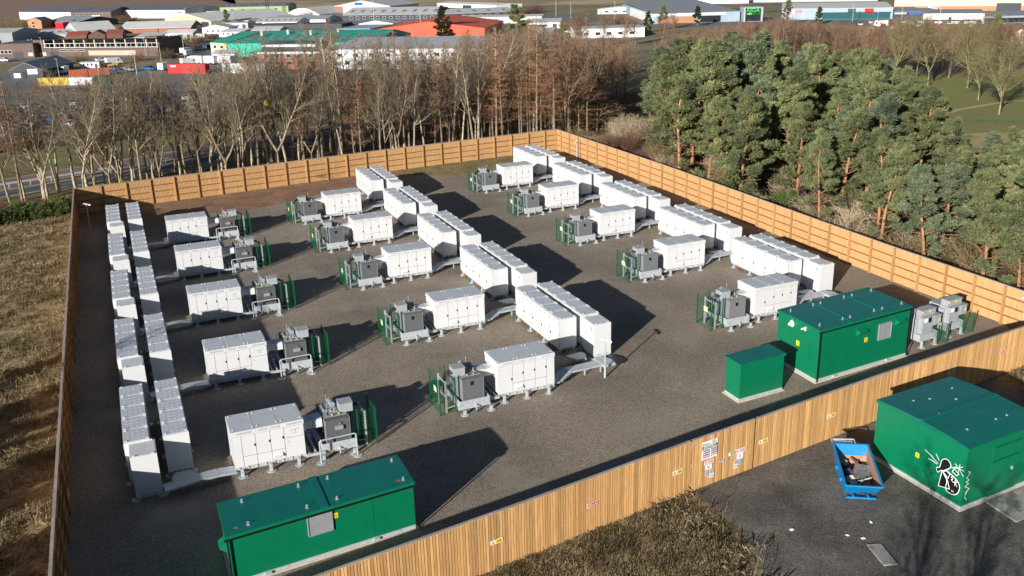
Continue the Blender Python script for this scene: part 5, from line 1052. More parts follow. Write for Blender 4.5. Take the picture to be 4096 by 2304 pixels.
birchV = [bare_tree(s, 12, bark_pale, twig_brown, .28, .38, 1, n1=16) for s in (1, 2, 3)]+[bare_tree(s, 12, bark_pale, twig_brown, .26, .30, f, n1=18) for s, f in ((4, 2), (5, 3))]
alderV = [bare_tree(s, 12, bark_grey, twig_brown, .24, .34, 1, n1=18) for s in (11, 12)]+[bare_tree(13, 12, bark_grey, twig_brown, .25, .3, 2, n1=18)]
larchV = [larch(s, 15) for s in (21, 22, 23, 24)]
BELT.sort(key=lambda b: px(b[0], b[1]))
for i, (x, y, h, k) in enumerate(BELT):
    vs = (birchV, alderV, larchV)[k]; me = vs[i % len(vs)]; s = h/((12, 12, 15)[k])
    nm, ds, ct = (('bare_birch', 'pale-stemmed bare tree', 'birch tree'), ('bare_alder', 'grey bare tree', 'bare tree'), ('bare_larch', 'rusty-twigged bare larch', 'larch tree'))[k]
    place_tree(nm, f'{ds} behind the far fence, {nth(i)} trunk of the belt counted from the left', ct, me, x, y, s, random.uniform(0, 6.28), 'belt of bare trees behind the far fence', s*random.uniform(.97, 1.05))
redV = [bare_tree(s, 10, bark_grey, twig_red, .30, .25, f, twr=.03, n1=18) for s, f in ((41, 1), (42, 2), (43, 3))]
pineV = [pine(s, 11, m=mm, spread=sp) for s, mm, sp in ((31, needle, .25), (32, needle_b, .23), (33, needle, .28), (34, needle_b, .26), (35, needle, .22), (36, needle, .25))]
PINES.sort(key=lambda b: px(b[0], b[1]))
for i, (x, y, h) in enumerate(PINES):
    s = h/10.9
    place_tree('scots_pine', f'green Scots pine beyond the right fence, {nth(i)} pine counted from the left', 'pine tree', pineV[i % 6], x, y, s*random.uniform(1.0, 1.2), random.uniform(0, 6.28), 'pines beyond the right fence', s*random.uniform(.9, 1.05))
for i, (x, y, h) in enumerate(sorted(THICKET, key=lambda b: px(b[0], b[1]))):
    rust_ = i % 3 > 0; place_tree('bare_larch' if rust_ else 'bare_woodland_tree', f'{"rusty larch" if rust_ else "brown bare tree"} in the thicket left of the pines, {nth(i)} from the left', 'bare tree', larchV[i % 4] if rust_ else redV[i % 3], x, y, h/(15 if rust_ else 9.8), i*2.1, 'brown thicket left of the pines')
for i, (x, y, h) in enumerate(((138, 272, 8), (143, 268, 9), (148, 263, 8.5), (154, 266, 8), (161, 262, 9), (132, 262, 9), (168, 270, 7.5), (176, 278, 8))):
    place_tree('bare_woodland_tree', f'brown bare tree before the white units left of the supermarket, {nth(i)} from the left', 'bare tree', redV[i % 3], x, y, h/9.8, i*1.7, 'bare trees before the white units')
WOODS.sort(key=lambda b: px(b[0], b[1]))
for i, (x, y, h) in enumerate(WOODS):
    place_tree('bare_woodland_tree', f'reddish bare tree in the wood behind the pines, {nth(i)} from the left', 'bare tree', redV[i % 3], x, y, h/9.6, random.uniform(0, 6.28), 'reddish wood behind the pines')
parkV = [bare_tree(s, 11, bark_moss, bark_moss, .42, .20, f, twr=.022, n1=22) for s, f in ((51, 4), (52, 3))]
for i, (x, y, h, w_) in enumerate(((135.9, 114.6, 10.8, 'standing alone on the park grass at far right'), (152.4, 146.3, 12, 'spreading, left of the park grass'), (156.9, 140.5, 11.3, 'between spreading tree and dark conifer'), (155.2, 158.2, 11.2, 'left of park, just above the pines'), (170, 150, 11.5, 'behind the park at the right edge'), (146, 128, 8, 'at the right edge beside the lone park tree'))):
    place_tree('bare_park_tree', f'yellow-green mossy bare tree {w_}', 'bare tree', parkV[i % 2], x, y, h/10.3, i*1.3, 'bare trees round the park')
dk = pine(61, 10, 40, needle_d, .05); 
for i, (x, y, h, w_) in enumerate(((229.6, 199.5, 8.2, 'above the park at far right'), (108.8, 319.2, 12.0, 'before the red shed'), (56, 470, 7, 'beside the pale green works'), (214, 322, 7.5, 'before the supermarket front'), (238, 300, 8.5, 'between supermarket and retail sheds'), (251, 297, 6.5, 'before the red and white shop sign'), (192, 312, 8.5, 'tallest above the pines, left of the supermarket'), (182, 306, 7.5, 'left of the supermarket corner'), (99, 231, 14, 'rising above the rusty larches'))):
    place_tree('dark_conifer', f'dark green conifer {w_}', 'conifer', dk if i % 2 else pineV[i % 6], x, y, h/10.2, i*.9, 'scattered conifers')
# trees behind the viewpoint whose shadows streak the yard and field
for i, (x, y, h, k) in enumerate(((15, 14, 9.5, 1), (14, 10.5, 10, 1), (20.5, 9.5, 9, 1), (26, 8, 9, 1), (12, 6, 10.5, 1), (17.5, 5, 10.5, 1), (22, 3, 10, 1), (30, 5, 9.5, 1), (18, 15, 8, 1), (24.5, 11, 8, 1), (16, 8, 10, 1), (20, 6, 10, 1), (27, 5, 10, 1), (21.5, 12.5, 8, 1), (-22, 40, 8, 0), (-24, 46, 8.5, 0), (-21, 34, 8, 0), (-27, 38, 9, 0), (-26, 30, 9, 1), (-22, 48.5, 11.5, 1), (-19, 28, 7, 0), (-30, 44, 9, 0), (-18, 38, 6, 0), (-20, 45, 6.5, 0), (-25, 51, 8, 0), (-19, 33, 6.5, 0), (-24, 57, 7, 0))):
    place_tree(('shade_pine', 'bare_roadside_tree')[k], f'{("pine", "bare tree")[k]} on the near side of the site, {nth(i)} of those casting shadows', ('pine tree', 'bare tree')[k], (alderV[i % 3] if k else pineV[i % 6]), x, y, h/11, i, 'trees on the near side')

# ---------------------------------------------------------------- shrubs and brambles
def bush(seed, m, r_=1.0, h=1.1, n=90):
    g = np.random.default_rng(seed); ts = []
    for k in range(n):
        az = g.uniform(0, 6.283); p = np.array([math.cos(az), math.sin(az), 0])*g.uniform(0, .5)*r_; d = unit(np.array([math.cos(az)*g.uniform(.1, 1), math.sin(az)*g.uniform(.1, 1), g.uniform(.5, 1.2)]))
        nd = limb(g, p, d, h*g.uniform(.7, 1.3), .016, 4, .16, -.05, ts)
        for p2, d2, r2, t2 in nd:
            for _ in range(2): limb(g, p2, side_dir(g, d2, .8), h*.28, .011, 2, .2, 0, ts)
    return tubes('twigs', ts, m, 3)
bram = mat('bramble_stems', (.19, .105, .07), .9, var=.3, scale=1, rnd=.3); reed = mat('pale_dry_stems', (.62, .50, .35), .9, var=.25, scale=1, rnd=.2, trans=.25); gorse = mat('gorse_green', (.075, .105, .03), .8, var=.3, scale=1, rnd=.25)
oliv = mat('olive_scrub', (.23, .175, .085), .9, var=.3, scale=1, rnd=.25)
BU = {'bramble': [bush(s, bram) for s in (1, 2, 3)], 'reed': [bush(s, reed, .8, 1.3) for s in (4, 5)], 'scrub': [bush(s, oliv, 1.0, 1.3) for s in (6, 7)]}
gV, gF = tufts(np.random.default_rng(8), np.random.default_rng(8).normal(0, .45, (30, 3))*np.array([1, 1, .5])+np.array([0, 0, .55]), (.35, .35, .3), 130, .22, .03, .4); BU['gorse'] = [fastmesh('leaves', gV, gF, gorse)]
SH = []
g_ = random.Random(9)
for i in range(34): x = -4+i*1.85; SH.append((x, 117.7+.108*(x+5)+1.0+g_.uniform(0, 1.6), g_.uniform(.75, 1.15), 'bramble' if g_.random() < .7 else 'scrub'))
for i in range(15): SH.append((-6.6-i*.95+g_.uniform(-.4, .4), 119.5-.18*i+g_.uniform(0, 3), g_.uniform(.9, 1.4), 'bramble' if i % 4 else 'gorse'))
for i in range(5): SH.append((-8-i*1.9, 118.5-.5*i, 1.3, 'gorse'))
SH += [(26, 124.5, 1.5, 'gorse'), (28.5, 124, 1.2, 'gorse'), (8, 122.6, 1.3, 'scrub'), (13, 123.2, 1.2, 'gorse')]
for i in range(22): SH.append((60.8+g_.uniform(0, 11), 110+g_.uniform(0, 22), g_.uniform(.9, 1.6), g_.choice(['bramble', 'bramble', 'reed', 'scrub'])))
for i in range(7): SH.append((70.5+g_.uniform(-3, 4.5), 140+g_.uniform(-4, 5), g_.uniform(2.0, 3.4), 'scrub'))
for i in range(8): SH.append((75+g_.uniform(-2.5, 5), 128+g_.uniform(-3, 9), g_.uniform(1.2, 1.8), 'reed'))
for i in range(30): SH.append((60.6+g_.uniform(0, 3.5), 44+i*2.2+g_.uniform(-1, 1), g_.uniform(.8, 1.3), g_.choice(['scrub', 'scrub', 'bramble', 'reed'])))
for i in range(26): SH.append((-28+i*2.6+g_.uniform(-.6, .6), 165+.18*(i*2.6)+g_.uniform(-1, 1.5), g_.uniform(1.6, 2.3), 'bramble' if i % 3 else 'gorse'))
for i in range(46): SH.append((62+g_.uniform(0, 15), 44+i*1.55+g_.uniform(-1, 1), g_.uniform(.9, 1.7), g_.choice(['scrub', 'scrub', 'reed', 'gorse'])))
for x, y, s in ((30, 372, 3), (34, 380, 3.2), (40, 392, 2.6), (26, 345, 2.2), (31, 352, 2.2), (18, 318, 2.4), (22, 300, 2), (10, 316, 2.3), (-6, 322, 2.2), (-12, 318, 2.4), (-2, 300, 1.8), (-10, 306, 2), (50, 430, 3), (62, 420, 2.6), (46, 440, 2.8), (-38, 560, 3.5), (-33, 548, 4), (-40, 530, 4.5), (-36, 515, 3.5), (12, 560, 3.2), (17, 556, 3.6), (72, 530, 4), (82, 525, 4.2), (100, 505, 4), (118, 470, 3.4), (116, 478, 3.6), (185, 430, 4), (193, 440, 4.2), (178, 420, 4), (205, 455, 4), (170, 340, 3.6), (176, 350, 3.8), (162, 330, 3.4), (196, 352, 3.6), (40, 250, 2.6), (33, 244, 2.4), (20, 240, 2.2), (8, 238, 2.2), (-4, 243, 2.4), (-14, 247, 2.4)): SH.append((x, y, s*.8, 'bramble' if (int(x) % 3) else 'scrub'))
SH.sort(key=lambda b: px(b[0], b[1])); cnt = {}
for x, y, s, k in SH:
    zone = 'among the estate buildings' if y > 225 else 'on the roadside bank beyond the bare trees' if y > 160 else ('beyond the right fence' if x > 59.9 else ('at the corner of the dry field' if x < -5.3 else 'just behind the far fence'))
    c = cnt.get((k, zone), 0); cnt[(k, zone)] = c+1
    d = {'bramble': 'brown bramble thicket', 'reed': 'pale dry stem clump', 'scrub': 'olive-brown twiggy shrub', 'gorse': 'dark green evergreen bush'}[k]
    ms = BU[k]; o = ob({'bramble': 'bramble_thicket', 'reed': 'dry_stem_clump', 'scrub': 'twiggy_shrub', 'gorse': 'gorse_bush'}[k], ms[c % len(ms)], None, (x, y, -.02), g_.uniform(0, 6.28), (s*1.25, s*1.25, s)); tag(o, f'{d} {zone}, {nth(c)} from the left', 'shrub', f'{d}s {zone}')

# ---------------------------------------------------------------- grass
def blades(name, label, n, sampler, ln, wd, m, seed):
    g = np.random.default_rng(seed); P_ = sampler(g, n); N_ = len(P_)
    az = g.uniform(0, 6.283, N_); le = g.uniform(.25, 1.1, N_); d = np.stack([np.cos(az)*le, np.sin(az)*le, np.ones(N_)], 1); d /= np.linalg.norm(d, axis=1, keepdims=True)
    a = np.stack([-np.sin(az), np.cos(az), np.zeros(N_)], 1); l = ln*g.uniform(.4, 1.5, (N_, 1)); w2 = wd*g.uniform(.6, 1.3, (N_, 1))
    b0 = np.concatenate([P_, np.full((N_, 1), 0.0)], 1)
    mid = b0+d*l*.6; tip = b0+d*l; tip[:, 2] -= (l[:, 0]*le*.25)
    V = np.stack([b0-a*w2, b0+a*w2, mid+a*w2*.7, tip, mid-a*w2*.7], 1).reshape(-1, 3)
    return stuff(name, fastmesh(name, V, np.arange(N_*5).reshape(-1, 5), m), label, 'grass')
def clump(poly, per=28, sd=.22, zone=None):
    def f(g, n):
        xs = [p[0] for p in poly]; ys = [p[1] for p in poly]; out = []
        while len(out) < n/per:
            p = (g.uniform(min(xs), max(xs)), g.uniform(min(ys), max(ys)))
            c = False
            for i in range(len(poly)):
                x1, y1 = poly[i]; x2, y2 = poly[i-1]
                if (y1 > p[1]) != (y2 > p[1]) and p[0] < (x2-x1)*(p[1]-y1)/(y2-y1)+x1: c = not c
            if c: out.append(p)
        C_ = np.repeat(np.array(out), per, 0); return C_+g.normal(0, sd, C_.shape)
    return f
straw = mat('straw_grass', (.50, .405, .255), .9, var=.35, scale=.5, c2=(.20, .16, .085), detail=6, trans=.3)
straw2 = mat('olive_grass', (.24, .215, .075), .9, var=.35, scale=.6, c2=(.15, .15, .05), detail=4, trans=.3)
fieldp = [(-24, 40), (-5.6, 36), (-5.6, 117), (-9, 118), (-19, 116)]
blades('dry_grass', 'tall straw-coloured dry grass over the field left of the fence', 60000, clump(fieldp, 30, .28), .42, .012, straw, 1)
blades('green_grass', 'olive green grass tufts mixed into the dry field at left', 16000, clump(fieldp, 60, .5), .25, .013, straw2, 2)
bank = [(6, 27), (9, 33.6), (14, 34.6), (24.3, 36.2), (24.7, 33), (24.2, 31.2), (22.5, 28.3), (20, 25)]
blades('dry_grass', 'matted brown dry grass on the bank before the near fence', 34000, clump(bank, 22, .2), .26, .007, straw, 3)
blades('green_grass', 'olive tufts in the matted bank before the near fence', 9000, clump(bank, 50, .28), .2, .009, straw2, 4)
edge = [(22.3, 36.0), (24.8, 36.4), (25.5, 33), (25.2, 31), (23.8, 28), (22, 25.5), (20.5, 25.8), (22.6, 29.5), (23.3, 32)]
blades('dry_stalks', 'tall pale dry stalks along the yard edge of the bank', 420, clump(edge, 6, .25), .6, .0045, reed, 5)
blades('dry_grass', 'dry grass at right edge beyond the graffitied building', 7000, clump([(50.5, 39.6), (58, 40.7), (60, 36), (52, 35)], 26, .2), .4, .011, straw, 6)
blades('turf_grass', 'short scruffy grass on the far turf strip inside the fence', 6000, clump([(35, 118), (42, 115), (50, 118.7), (58.5, 119.6), (58.8, 124), (35, 121.7)], 30, .35), .12, .012, straw2, 7)
# ---------------------------------------------------------------- industrial estate and retail park
def bm_(n, c, **k): return mat(n, c, k.pop('rough', .6), var=k.pop('var', .1), scale=k.pop('scale', .3), **k)
W_WHITE = bm_('clad_white', (.74, .75, .75)); W_GREY = bm_('clad_grey', (.40, .42, .44)); W_BEIGE = bm_('clad_beige', (.50, .46, .33)); W_DARK = bm_('clad_dark', (.045, .05, .06)); W_BRICKD = bm_('brick_dark', (.13, .075, .06)); W_BRICK = bm_('brick_red', (.30, .12, .07)); W_ORBR = bm_('brick_orange', (.42, .20, .10))
W_LGREEN = bm_('clad_pale_green', (.30, .36, .17)); W_TEAL = bm_('clad_teal', (.02, .42, .30)); W_CREAM = bm_('wall_cream', (.60, .50, .36)); W_RED = bm_('clad_orange_red', (.62, .10, .05)); W_BLUEG = bm_('clad_blue_grey', (.30, .38, .45)); W_BOARD = bm_('boarding', (.42, .36, .27))
R_SLATE = bm_('roof_slate', (.13, .14, .17)); R_LGREY = bm_('roof_light_grey', (.46, .47, .47)); R_WHITE = bm_('roof_white', (.62, .62, .60)); R_TEAL = bm_('roof_teal', (.03, .30, .22), wear=((.05, .22, .17), .15, .55)); R_RED = bm_('roof_orange_red', (.62, .11, .06)); R_TILE = bm_('roof_red_tile', (.30, .09, .06)); R_DARK = bm_('roof_felt', (.09, .09, .10)); R_MID = bm_('roof_mid_grey', (.27, .29, .31))
C_W2 = bm_('render_white', (.66, .66, .64)); glass = mat('window_glass', (.02, .025, .03), .12, spec=.6, var=.05); frame_w = mat('window_frame_white', (.7, .7, .7), .5)
def building(name, label, A, B, depth, h, ridge, wall, roof, kind='gable', wins=(), doors=(), cat='building', base=None, eave=.15, skylights=0, panels=()):
    """front wall from A to B (seen left to right); kind: gable (ridge parallel to the front), front (gable end faces front), flat, arch, mono"""
    A, B = Vector((*A, 0)), Vector((*B, 0)); d = (B-A); L_ = d.length; a_ = math.atan2(d.y, d.x)
    t = thing(name, label, cat, (A.x, A.y, 0), a_)
    ob('wall', MB().box(0, L_, 0, depth, 0, h).mesh('wall', wall), t)
    if base: ob('base_course', MB().box(-.03, L_+.03, -.04, -.002, 0, base[0]).mesh('base_course', base[1]), t)
    e = eave; rm = MB(); th = .12
    if kind == 'gable':
        for (y0, z0, y1, z1) in ((-e, h-.02, depth/2, ridge), (depth/2, ridge, depth+e, h-.02)): rm.hexa([(-e, y0, z0), (L_+e, y0, z0), (L_+e, y1, z1), (-e, y1, z1)], [(-e, y0, z0+th), (L_+e, y0, z0+th), (L_+e, y1, z1+th), (-e, y1, z1+th)])
        gm = MB()
        for x in (0, L_): ob('gable_end', MB().add([(x, 0, h), (x, depth, h), (x, depth/2, ridge)], [(0, 1, 2)]).mesh('gable_end', wall), t)
    elif kind == 'front':
        for (x0, z0, x1, z1) in ((-e, h-.02, L_/2, ridge), (L_/2, ridge, L_+e, h-.02)): rm.hexa([(x0, -e, z0), (x1, -e, z1), (x1, depth+e, z1), (x0, depth+e, z0)], [(x0, -e, z0+th), (x1, -e, z1+th), (x1, depth+e, z1+th), (x0, depth+e, z0+th)])
        ob('gable_end', MB().add([(0, 0, h), (L_, 0, h), (L_/2, 0, ridge)], [(0, 1, 2)]).mesh('gable_end', wall), t)
    elif kind == 'arch':
        n = 10
        for i in range(n):
            u0, u1 = i/n, (i+1)/n; z0, z1 = h+(ridge-h)*math.sin(math.pi*u0), h+(ridge-h)*math.sin(math.pi*u1)
            rm.hexa([(u0*L_, -e, z0), (u1*L_, -e, z1), (u1*L_, depth, z1), (u0*L_, depth, z0)], [(u0*L_, -e, z0+th), (u1*L_, -e, z1+th), (u1*L_, depth, z1+th), (u0*L_, depth, z0+th)])
        ob('gable_end', MB().add([(i/n*L_, 0, h+(ridge-h)*math.sin(math.pi*i/n)) for i in range(n+1)], [tuple(range(n+1))[::-1]]).mesh('gable_end', wall), t)
    elif kind == 'mono': rm.hexa([(-e, -e, h), (L_+e, -e, h), (L_+e, depth+e, ridge), (-e, depth+e, ridge)], [(-e, -e, h+th), (L_+e, -e, h+th), (L_+e, depth+e, ridge+th), (-e, depth+e, ridge+th)])
    else: rm.box(-e, L_+e, -e, depth+e, h+.003, h+.2).box(.3, L_-.3, .3, depth-.3, h+.2, h+.21)
    ro = ob('roof', rm.mesh('roof', roof), t)
    if skylights and kind in ('gable', 'mono'):
        run = depth/2 if kind == 'gable' else depth; wS = min(1.6, L_/skylights*.4)
        for i in range(skylights):
            x = (i+.5)*L_/skylights; u0, u1 = .3, .62; z0, z1 = h+(ridge-h)*u0+th+.02, h+(ridge-h)*u1+th+.02
            ob('skylight', MB().hexa([(x-wS/2, run*u0, z0), (x+wS/2, run*u0, z0), (x+wS/2, run*u1, z1), (x-wS/2, run*u1, z1)], [(x-wS/2, run*u0, z0+.06), (x+wS/2, run*u0, z0+.06), (x+wS/2, run*u1, z1+.06), (x-wS/2, run*u1, z1+.06)]).mesh('skylight', mat('skylight_plastic', (.20, .21, .22), .4)), ro)
    for s0, s1, z0, z1 in wins:
        f_ = ob('window', MB().box(s0*L_-.08, s1*L_+.08, -.05, -.003, z0-.08, z1+.08).mesh('window', frame_w), t); ob('pane', MB().box(s0*L_, s1*L_, -.065, -.053, z0, z1).mesh('pane', glass), f_)
    for s0, s1, z1, m in doors: ob('door', MB().box(s0*L_, s1*L_, -.07, -.003, .02, z1).mesh('door', m), t)
    for s0, s1, z0, z1, m in panels: ob('panel', MB().box(s0*L_, s1*L_, -.085, -.003, z0, z1).mesh('panel', m), t)
    return t
def wrow(n, a, b, z0, z1, f=.5): return [(a+(b-a)*(i+(1-f)/2)/n, a+(b-a)*(i+(1+f)/2)/n, z0, z1) for i in range(n)]
def wall_text(t, s, u, z, size, m, off=.1, bold=.01): on_wall('lettering', text_mesh(s, size, m, bold=bold), t, (0, 0), (1, 0), u, z, off)

building('warehouse', 'long white warehouse with slate roof at top left below ploughed field', (-40.4, 639.4), (-12.4, 602), 28, 4.3, 6.4, W_WHITE, R_SLATE)
building('brick_offices', 'dark brick office block between two white warehouses at top left', (-12.2, 601.3), (8.2, 589), 26, 4.2, 6.2, W_BRICKD, R_SLATE, wins=wrow(6, .1, .98, 2.6, 3.4, .45)+[(.05, .12, 1.0, 1.8)], doors=[(.62, .69, 1.9, signr)], panels=[(.52, .72, 2.0, 2.5, signw)])
building('warehouse', 'white warehouse with grey roller door below the ploughed field', (9.7, 606.5), (45.4, 567.5), 28, 4.3, 6.2, W_WHITE, R_SLATE, doors=[(.77, .85, 3.0, W_GREY)], panels=[(.90, .96, 2.6, 3.2, signr)])
building('brick_house', 'small orange brick building with dark roof at far left', (-30.7, 532.7), (-24.5, 529), 9, 3.7, 5.2, W_ORBR, R_SLATE, 'front', wins=[(.3, .5, 2.2, 3.2), (.3, .5, .7, 1.6)])
building('shed', 'dark low shed with red shutter near top left', (-23, 543), (-7.8, 521), 22, 2.7, 4.6, W_DARK, R_MID, doors=[(.42, .5, 2.0, W_ORBR)])
building('red_kiosk', 'bright red shuttered box before the dark shed at top left', (-18, 514.6), (-14.6, 511.6), 4, 3.0, 3.2, signr, W_ORBR, 'flat')
building('brick_annexe', 'dark brick annexe right of the red box at top left', (-7.2, 521), (0, 540), 10, 2.4, 3.4, W_BRICKD, R_MID)
building('shed', 'beige gabled shed with black doorway near top left', (31.1, 510), (48.6, 470.5), 46, 2.6, 5.6, W_BEIGE, R_WHITE, 'front', doors=[(.80, .95, 2.3, W_DARK), (.62, .65, 1.2, W_DARK)])
building('brick_workshop', 'brick workshop under pale double roof, upper left', (8.6, 456), (24, 450), 20, 1.9, 4.3, W_BRICK, R_WHITE, wins=())
building('brick_workshop', 'brick workshop under pale roof, right half of the pair at upper left', (24.3, 450), (37.3, 445), 18, 1.9, 4.2, W_BRICK, R_WHITE, 'gable')
building('works', 'pale green works with slate roof, upper left of centre', (64.4, 569.6), (99, 552), 16, 4.8, 6.3, W_LGREEN, R_SLATE, skylights=6, wins=wrow(5, .1, .9, 3.0, 3.7, .3))
building('works_annexe', 'low pale green annexe left of the pale green works', (56.5, 578), (64.2, 571), 10, 2.8, 3.3, W_LGREEN, R_SLATE)
building('shop_unit', 'cream low unit before the pale green works', (66, 556), (77, 549), 8, 2.6, 3.0, W_CREAM, R_LGREY, 'flat', wins=wrow(3, .05, .6, .8, 1.7), panels=[(.0, 1.0, .0, .7, W_ORBR)])
building('grey_shed', 'long low grey-roofed shed behind the burnt building', (-23, 450), (-8, 447), 16, 1.5, 3.0, W_GREY, R_LGREY, skylights=5)
building('grey_shed', 'grey gabled shed with pale roof behind the red tiled roofs', (-8, 446), (7.2, 449), 24, 2.6, 5.4, W_GREY, R_WHITE, 'gable')
building('tiled_house', 'red tiled roof house behind the burnt building, left one', (-12, 430), (-4.5, 428), 10, 1.5, 3.0, W_BRICKD, R_TILE)
building('tiled_house', 'red tiled roof house behind the burnt building, middle one', (-3.8, 428), (2.5, 427), 10, 1.5, 3.2, W_BRICKD, R_TILE, 'front')
building('tiled_house', 'red tiled roof house behind the burnt building, right one', (3, 427), (9, 426), 11, 1.6, 3.1, W_BRICKD, R_TILE)
building('grey_unit', 'dark grey unit at the left edge of the estate', (-46, 432), (-30.8, 426.6), 24, 4.0, 5.2, R_MID, R_LGREY)
# burnt-out brick building
t = building('burnt_building', 'burnt-out two-storey brick building with charred roofless upper windows', (-19.8, 355), (16.8, 328.6), 16, 2.5, 2.5, W_BRICKD, R_DARK, 'flat', wins=wrow(3, .20, .42, 1.7, 2.1, .8), doors=[(.12, .19, 1.5, W_DARK)], panels=[(.44, .82, .35, 1.85, W_BOARD), (.03, .09, .3, 1.4, W_CREAM)])
L_ = math.hypot(36.6, 26.4); char = mat('charred', (.015, .014, .013), .9, var=.4)
ob('burnt_interior', MB().box(.2, L_-.2, 1.2, 15, 2.72, 2.78).box(.2, L_-.2, 7.5, 7.8, 2.78, 5.0).mesh('interior', char), t)
nb = 12
for i in range(nb+1):
    x = .1+i*(L_-.3)/nb; ob('pier', MB().box(x-.16, x+.16, 0, .3, 2.72, 5.3).mesh('pier', W_CREAM), t)
    if i < nb:
        w0, w1 = x+.2, x+(L_-.3)/nb-.2
        f_ = ob('window_frame', MB().box(w0, w1, .05, .15, 2.8, 2.95).box(w0, w1, .05, .15, 4.05, 4.17).box((w0+w1)/2-.05, (w0+w1)/2+.05, .05, .15, 2.95, 4.05).box(w0+.3, w0+.38, .05, .15, 2.95, 4.05).mesh('frame', frame_w), t)
ob('roof_edge', MB().box(-.1, L_*.3, -.1, .25, 5.3, 5.55).box(L_*.32, L_*.66, -.1, .25, 5.25, 5.5).box(L_*.68, L_+.1, -.1, .25, 5.3, 5.6).mesh('roof_edge', char), t)
ob('end_wall', MB().box(L_-.3, L_, .31, 15, 2.72, 5.5).box(L_*.9, L_, .31, 3.0, 5.3, 6.1).mesh('end_wall', W_BRICKD), t); ob('end_wall', MB().box(0, L_*.075, -.02, .3, 2.72, 5.4).mesh('end_wall', W_BRICKD), t)
rj = random.Random(4); raf = MB()
for i in range(22): x = 1+i*(L_-2)/22; raf.bar((x, .3, 5.2), (x+rj.uniform(-1, 1), 7.6, rj.uniform(3.6, 5.2)), .12, .16)
ob('charred_rafters', raf.mesh('rafters', char), t)
building('brick_wing', 'flat-roofed brick wing left of the burnt building', (-31.5, 358), (-20, 351.5), 14, 4.3, 4.3, W_BRICKD, R_DARK, 'flat', wins=wrow(4, .02, .42, 1.4, 2.4, .8), doors=[(.45, .7, 1.9, W_DARK)], panels=[(.84, .97, .5, 1.6, W_GREY)])
t = building('black_shed', 'black gabled shed with two white banners at left edge', (-22.7, 283), (-14.8, 280), 20, 2.1, 4.1, W_DARK, R_MID, 'front', panels=[(.12, .32, .35, 1.5, signw), (.55, .85, 1.2, 2.5, signw)], doors=[(.38, .5, 1.9, black)])
t = building('teal_warehouse', 'teal green warehouse with long teal roof, upper left of centre', (36.2, 311.5), (76, 284), 34, 3.9, 6.4, W_TEAL, R_TEAL, skylights=14)
building('cream_office', 'cream block at left end of the teal warehouse', (31.9, 318.8), (36.0, 311.8), 26, 4.0, 6.4, W_CREAM, R_TEAL, 'gable', wins=[(.2, .35, 2.4, 3.2), (.62, .78, 2.4, 3.2), (.7, .8, .8, 1.5)])
for i, (x, y) in enumerate(((52, 312), (58, 316), (66, 305), (62, 322))): ob('roof_cowl', MB().tube((0, 0, 0), (0, 0, 1.1), .5, .5, 9).tube((0, 0, 1.1), (0, 0, 1.5), .75, .3, 9).mesh('roof_cowl', R_LGREY), t, ((8, 15, 24, 31)[i], (8, 12, 9, 14)[i], 5.6))
building('flat_office', 'brick flat-roofed offices behind the bare trees left of centre', (38.4, 266.5), (53, 256.5), 13, 4.6, 4.6, W_BRICK, R_DARK, 'flat', wins=wrow(5, .05, .95, 1.2, 2.2, .4)+wrow(5, .05, .95, 3.1, 4.0, .4), panels=[(0, 1, 4.1, 4.75, frame_w)])
building('flat_office', 'white-edged upper storey block above the brick offices', (40.5, 272), (53.6, 263), 10, 6.0, 6.0, W_DARK, R_DARK, 'flat', panels=[(0, 1, 5.4, 6.2, frame_w)])
building('white_factory', 'long white factory wall seen through the bare trees', (53.6, 256), (97, 228), 32, 5.0, 5.6, W_WHITE, R_LGREY, 'mono', wins=wrow(14, .03, .97, 1.2, 2.1, .35)+wrow(10, .05, .9, 3.2, 4.0, .3))
building('brick_cottage', 'low brick gabled house behind the bare tree belt', (48.6, 199), (56.6, 194.5), 9, 2.3, 4.2, W_ORBR, R_MID, 'front', wins=[(.15, .3, .8, 1.6), (.7, .85, .8, 1.6)])
building('red_shed', 'large orange-red shed behind the bare trees, upper middle', (88.8, 333.6), (122, 313), 40, 4.1, 6.6, W_RED, R_RED, 'front')
building('blue_grey_shed', 'blue-grey shed joined between teal warehouse and red shed', (77.5, 343), (87.6, 335), 22, 4.4, 5.2, W_BLUEG, W_BLUEG, 'flat', wins=[(.6, .75, 3, 3.6)])
building('long_works', 'long grey works with pale roof and row of windows, upper middle', (107.2, 458), (144.5, 430), 26, 3.2, 5.9, W_DARK, R_LGREY, wins=wrow(13, .05, .98, 1.4, 2.4, .38), skylights=9)
building('long_works', 'long grey works right-hand end with vent stack, upper middle', (145, 430), (180, 424), 24, 3.0, 4.6, W_DARK, R_LGREY, wins=wrow(8, .05, .95, 1.4, 2.3, .4), skylights=5)
building('white_shed', 'white low shed below the grey works behind the trees', (146, 405), (176, 384), 12, 2.6, 3.2, W_WHITE, R_LGREY, wins=wrow(4, .1, .5, 1, 1.8))
t = building('gabled_works', 'pale gabled works with oval sign and brick base, top middle', (121.6, 539), (145.8, 512), 30, 4.0, 7.0, W_BLUEG if False else R_LGREY, R_LGREY, 'front', panels=[(0, .16, 0, 3.9, W_BRICK), (.38, .52, 4.6, 5.9, signbl)], wins=[(.03, .1, 2.4, 3.3)])
building('round_shed', 'white round-roofed shed near top left of centre', (94.5, 537), (109.4, 520.5), 24, .9, 4.2, W_WHITE, R_WHITE, 'arch')
building('grey_sheds', 'low grey skylit shed left of the round-roofed shed', (66.8, 461), (84, 449), 14, 1.7, 3.2, W_WHITE, R_LGREY, skylights=7)
building('grey_sheds', 'low grey shed in front of the round-roofed shed', (76, 484.5), (99.5, 461), 14, 1.5, 3.0, W_WHITE, R_MID)
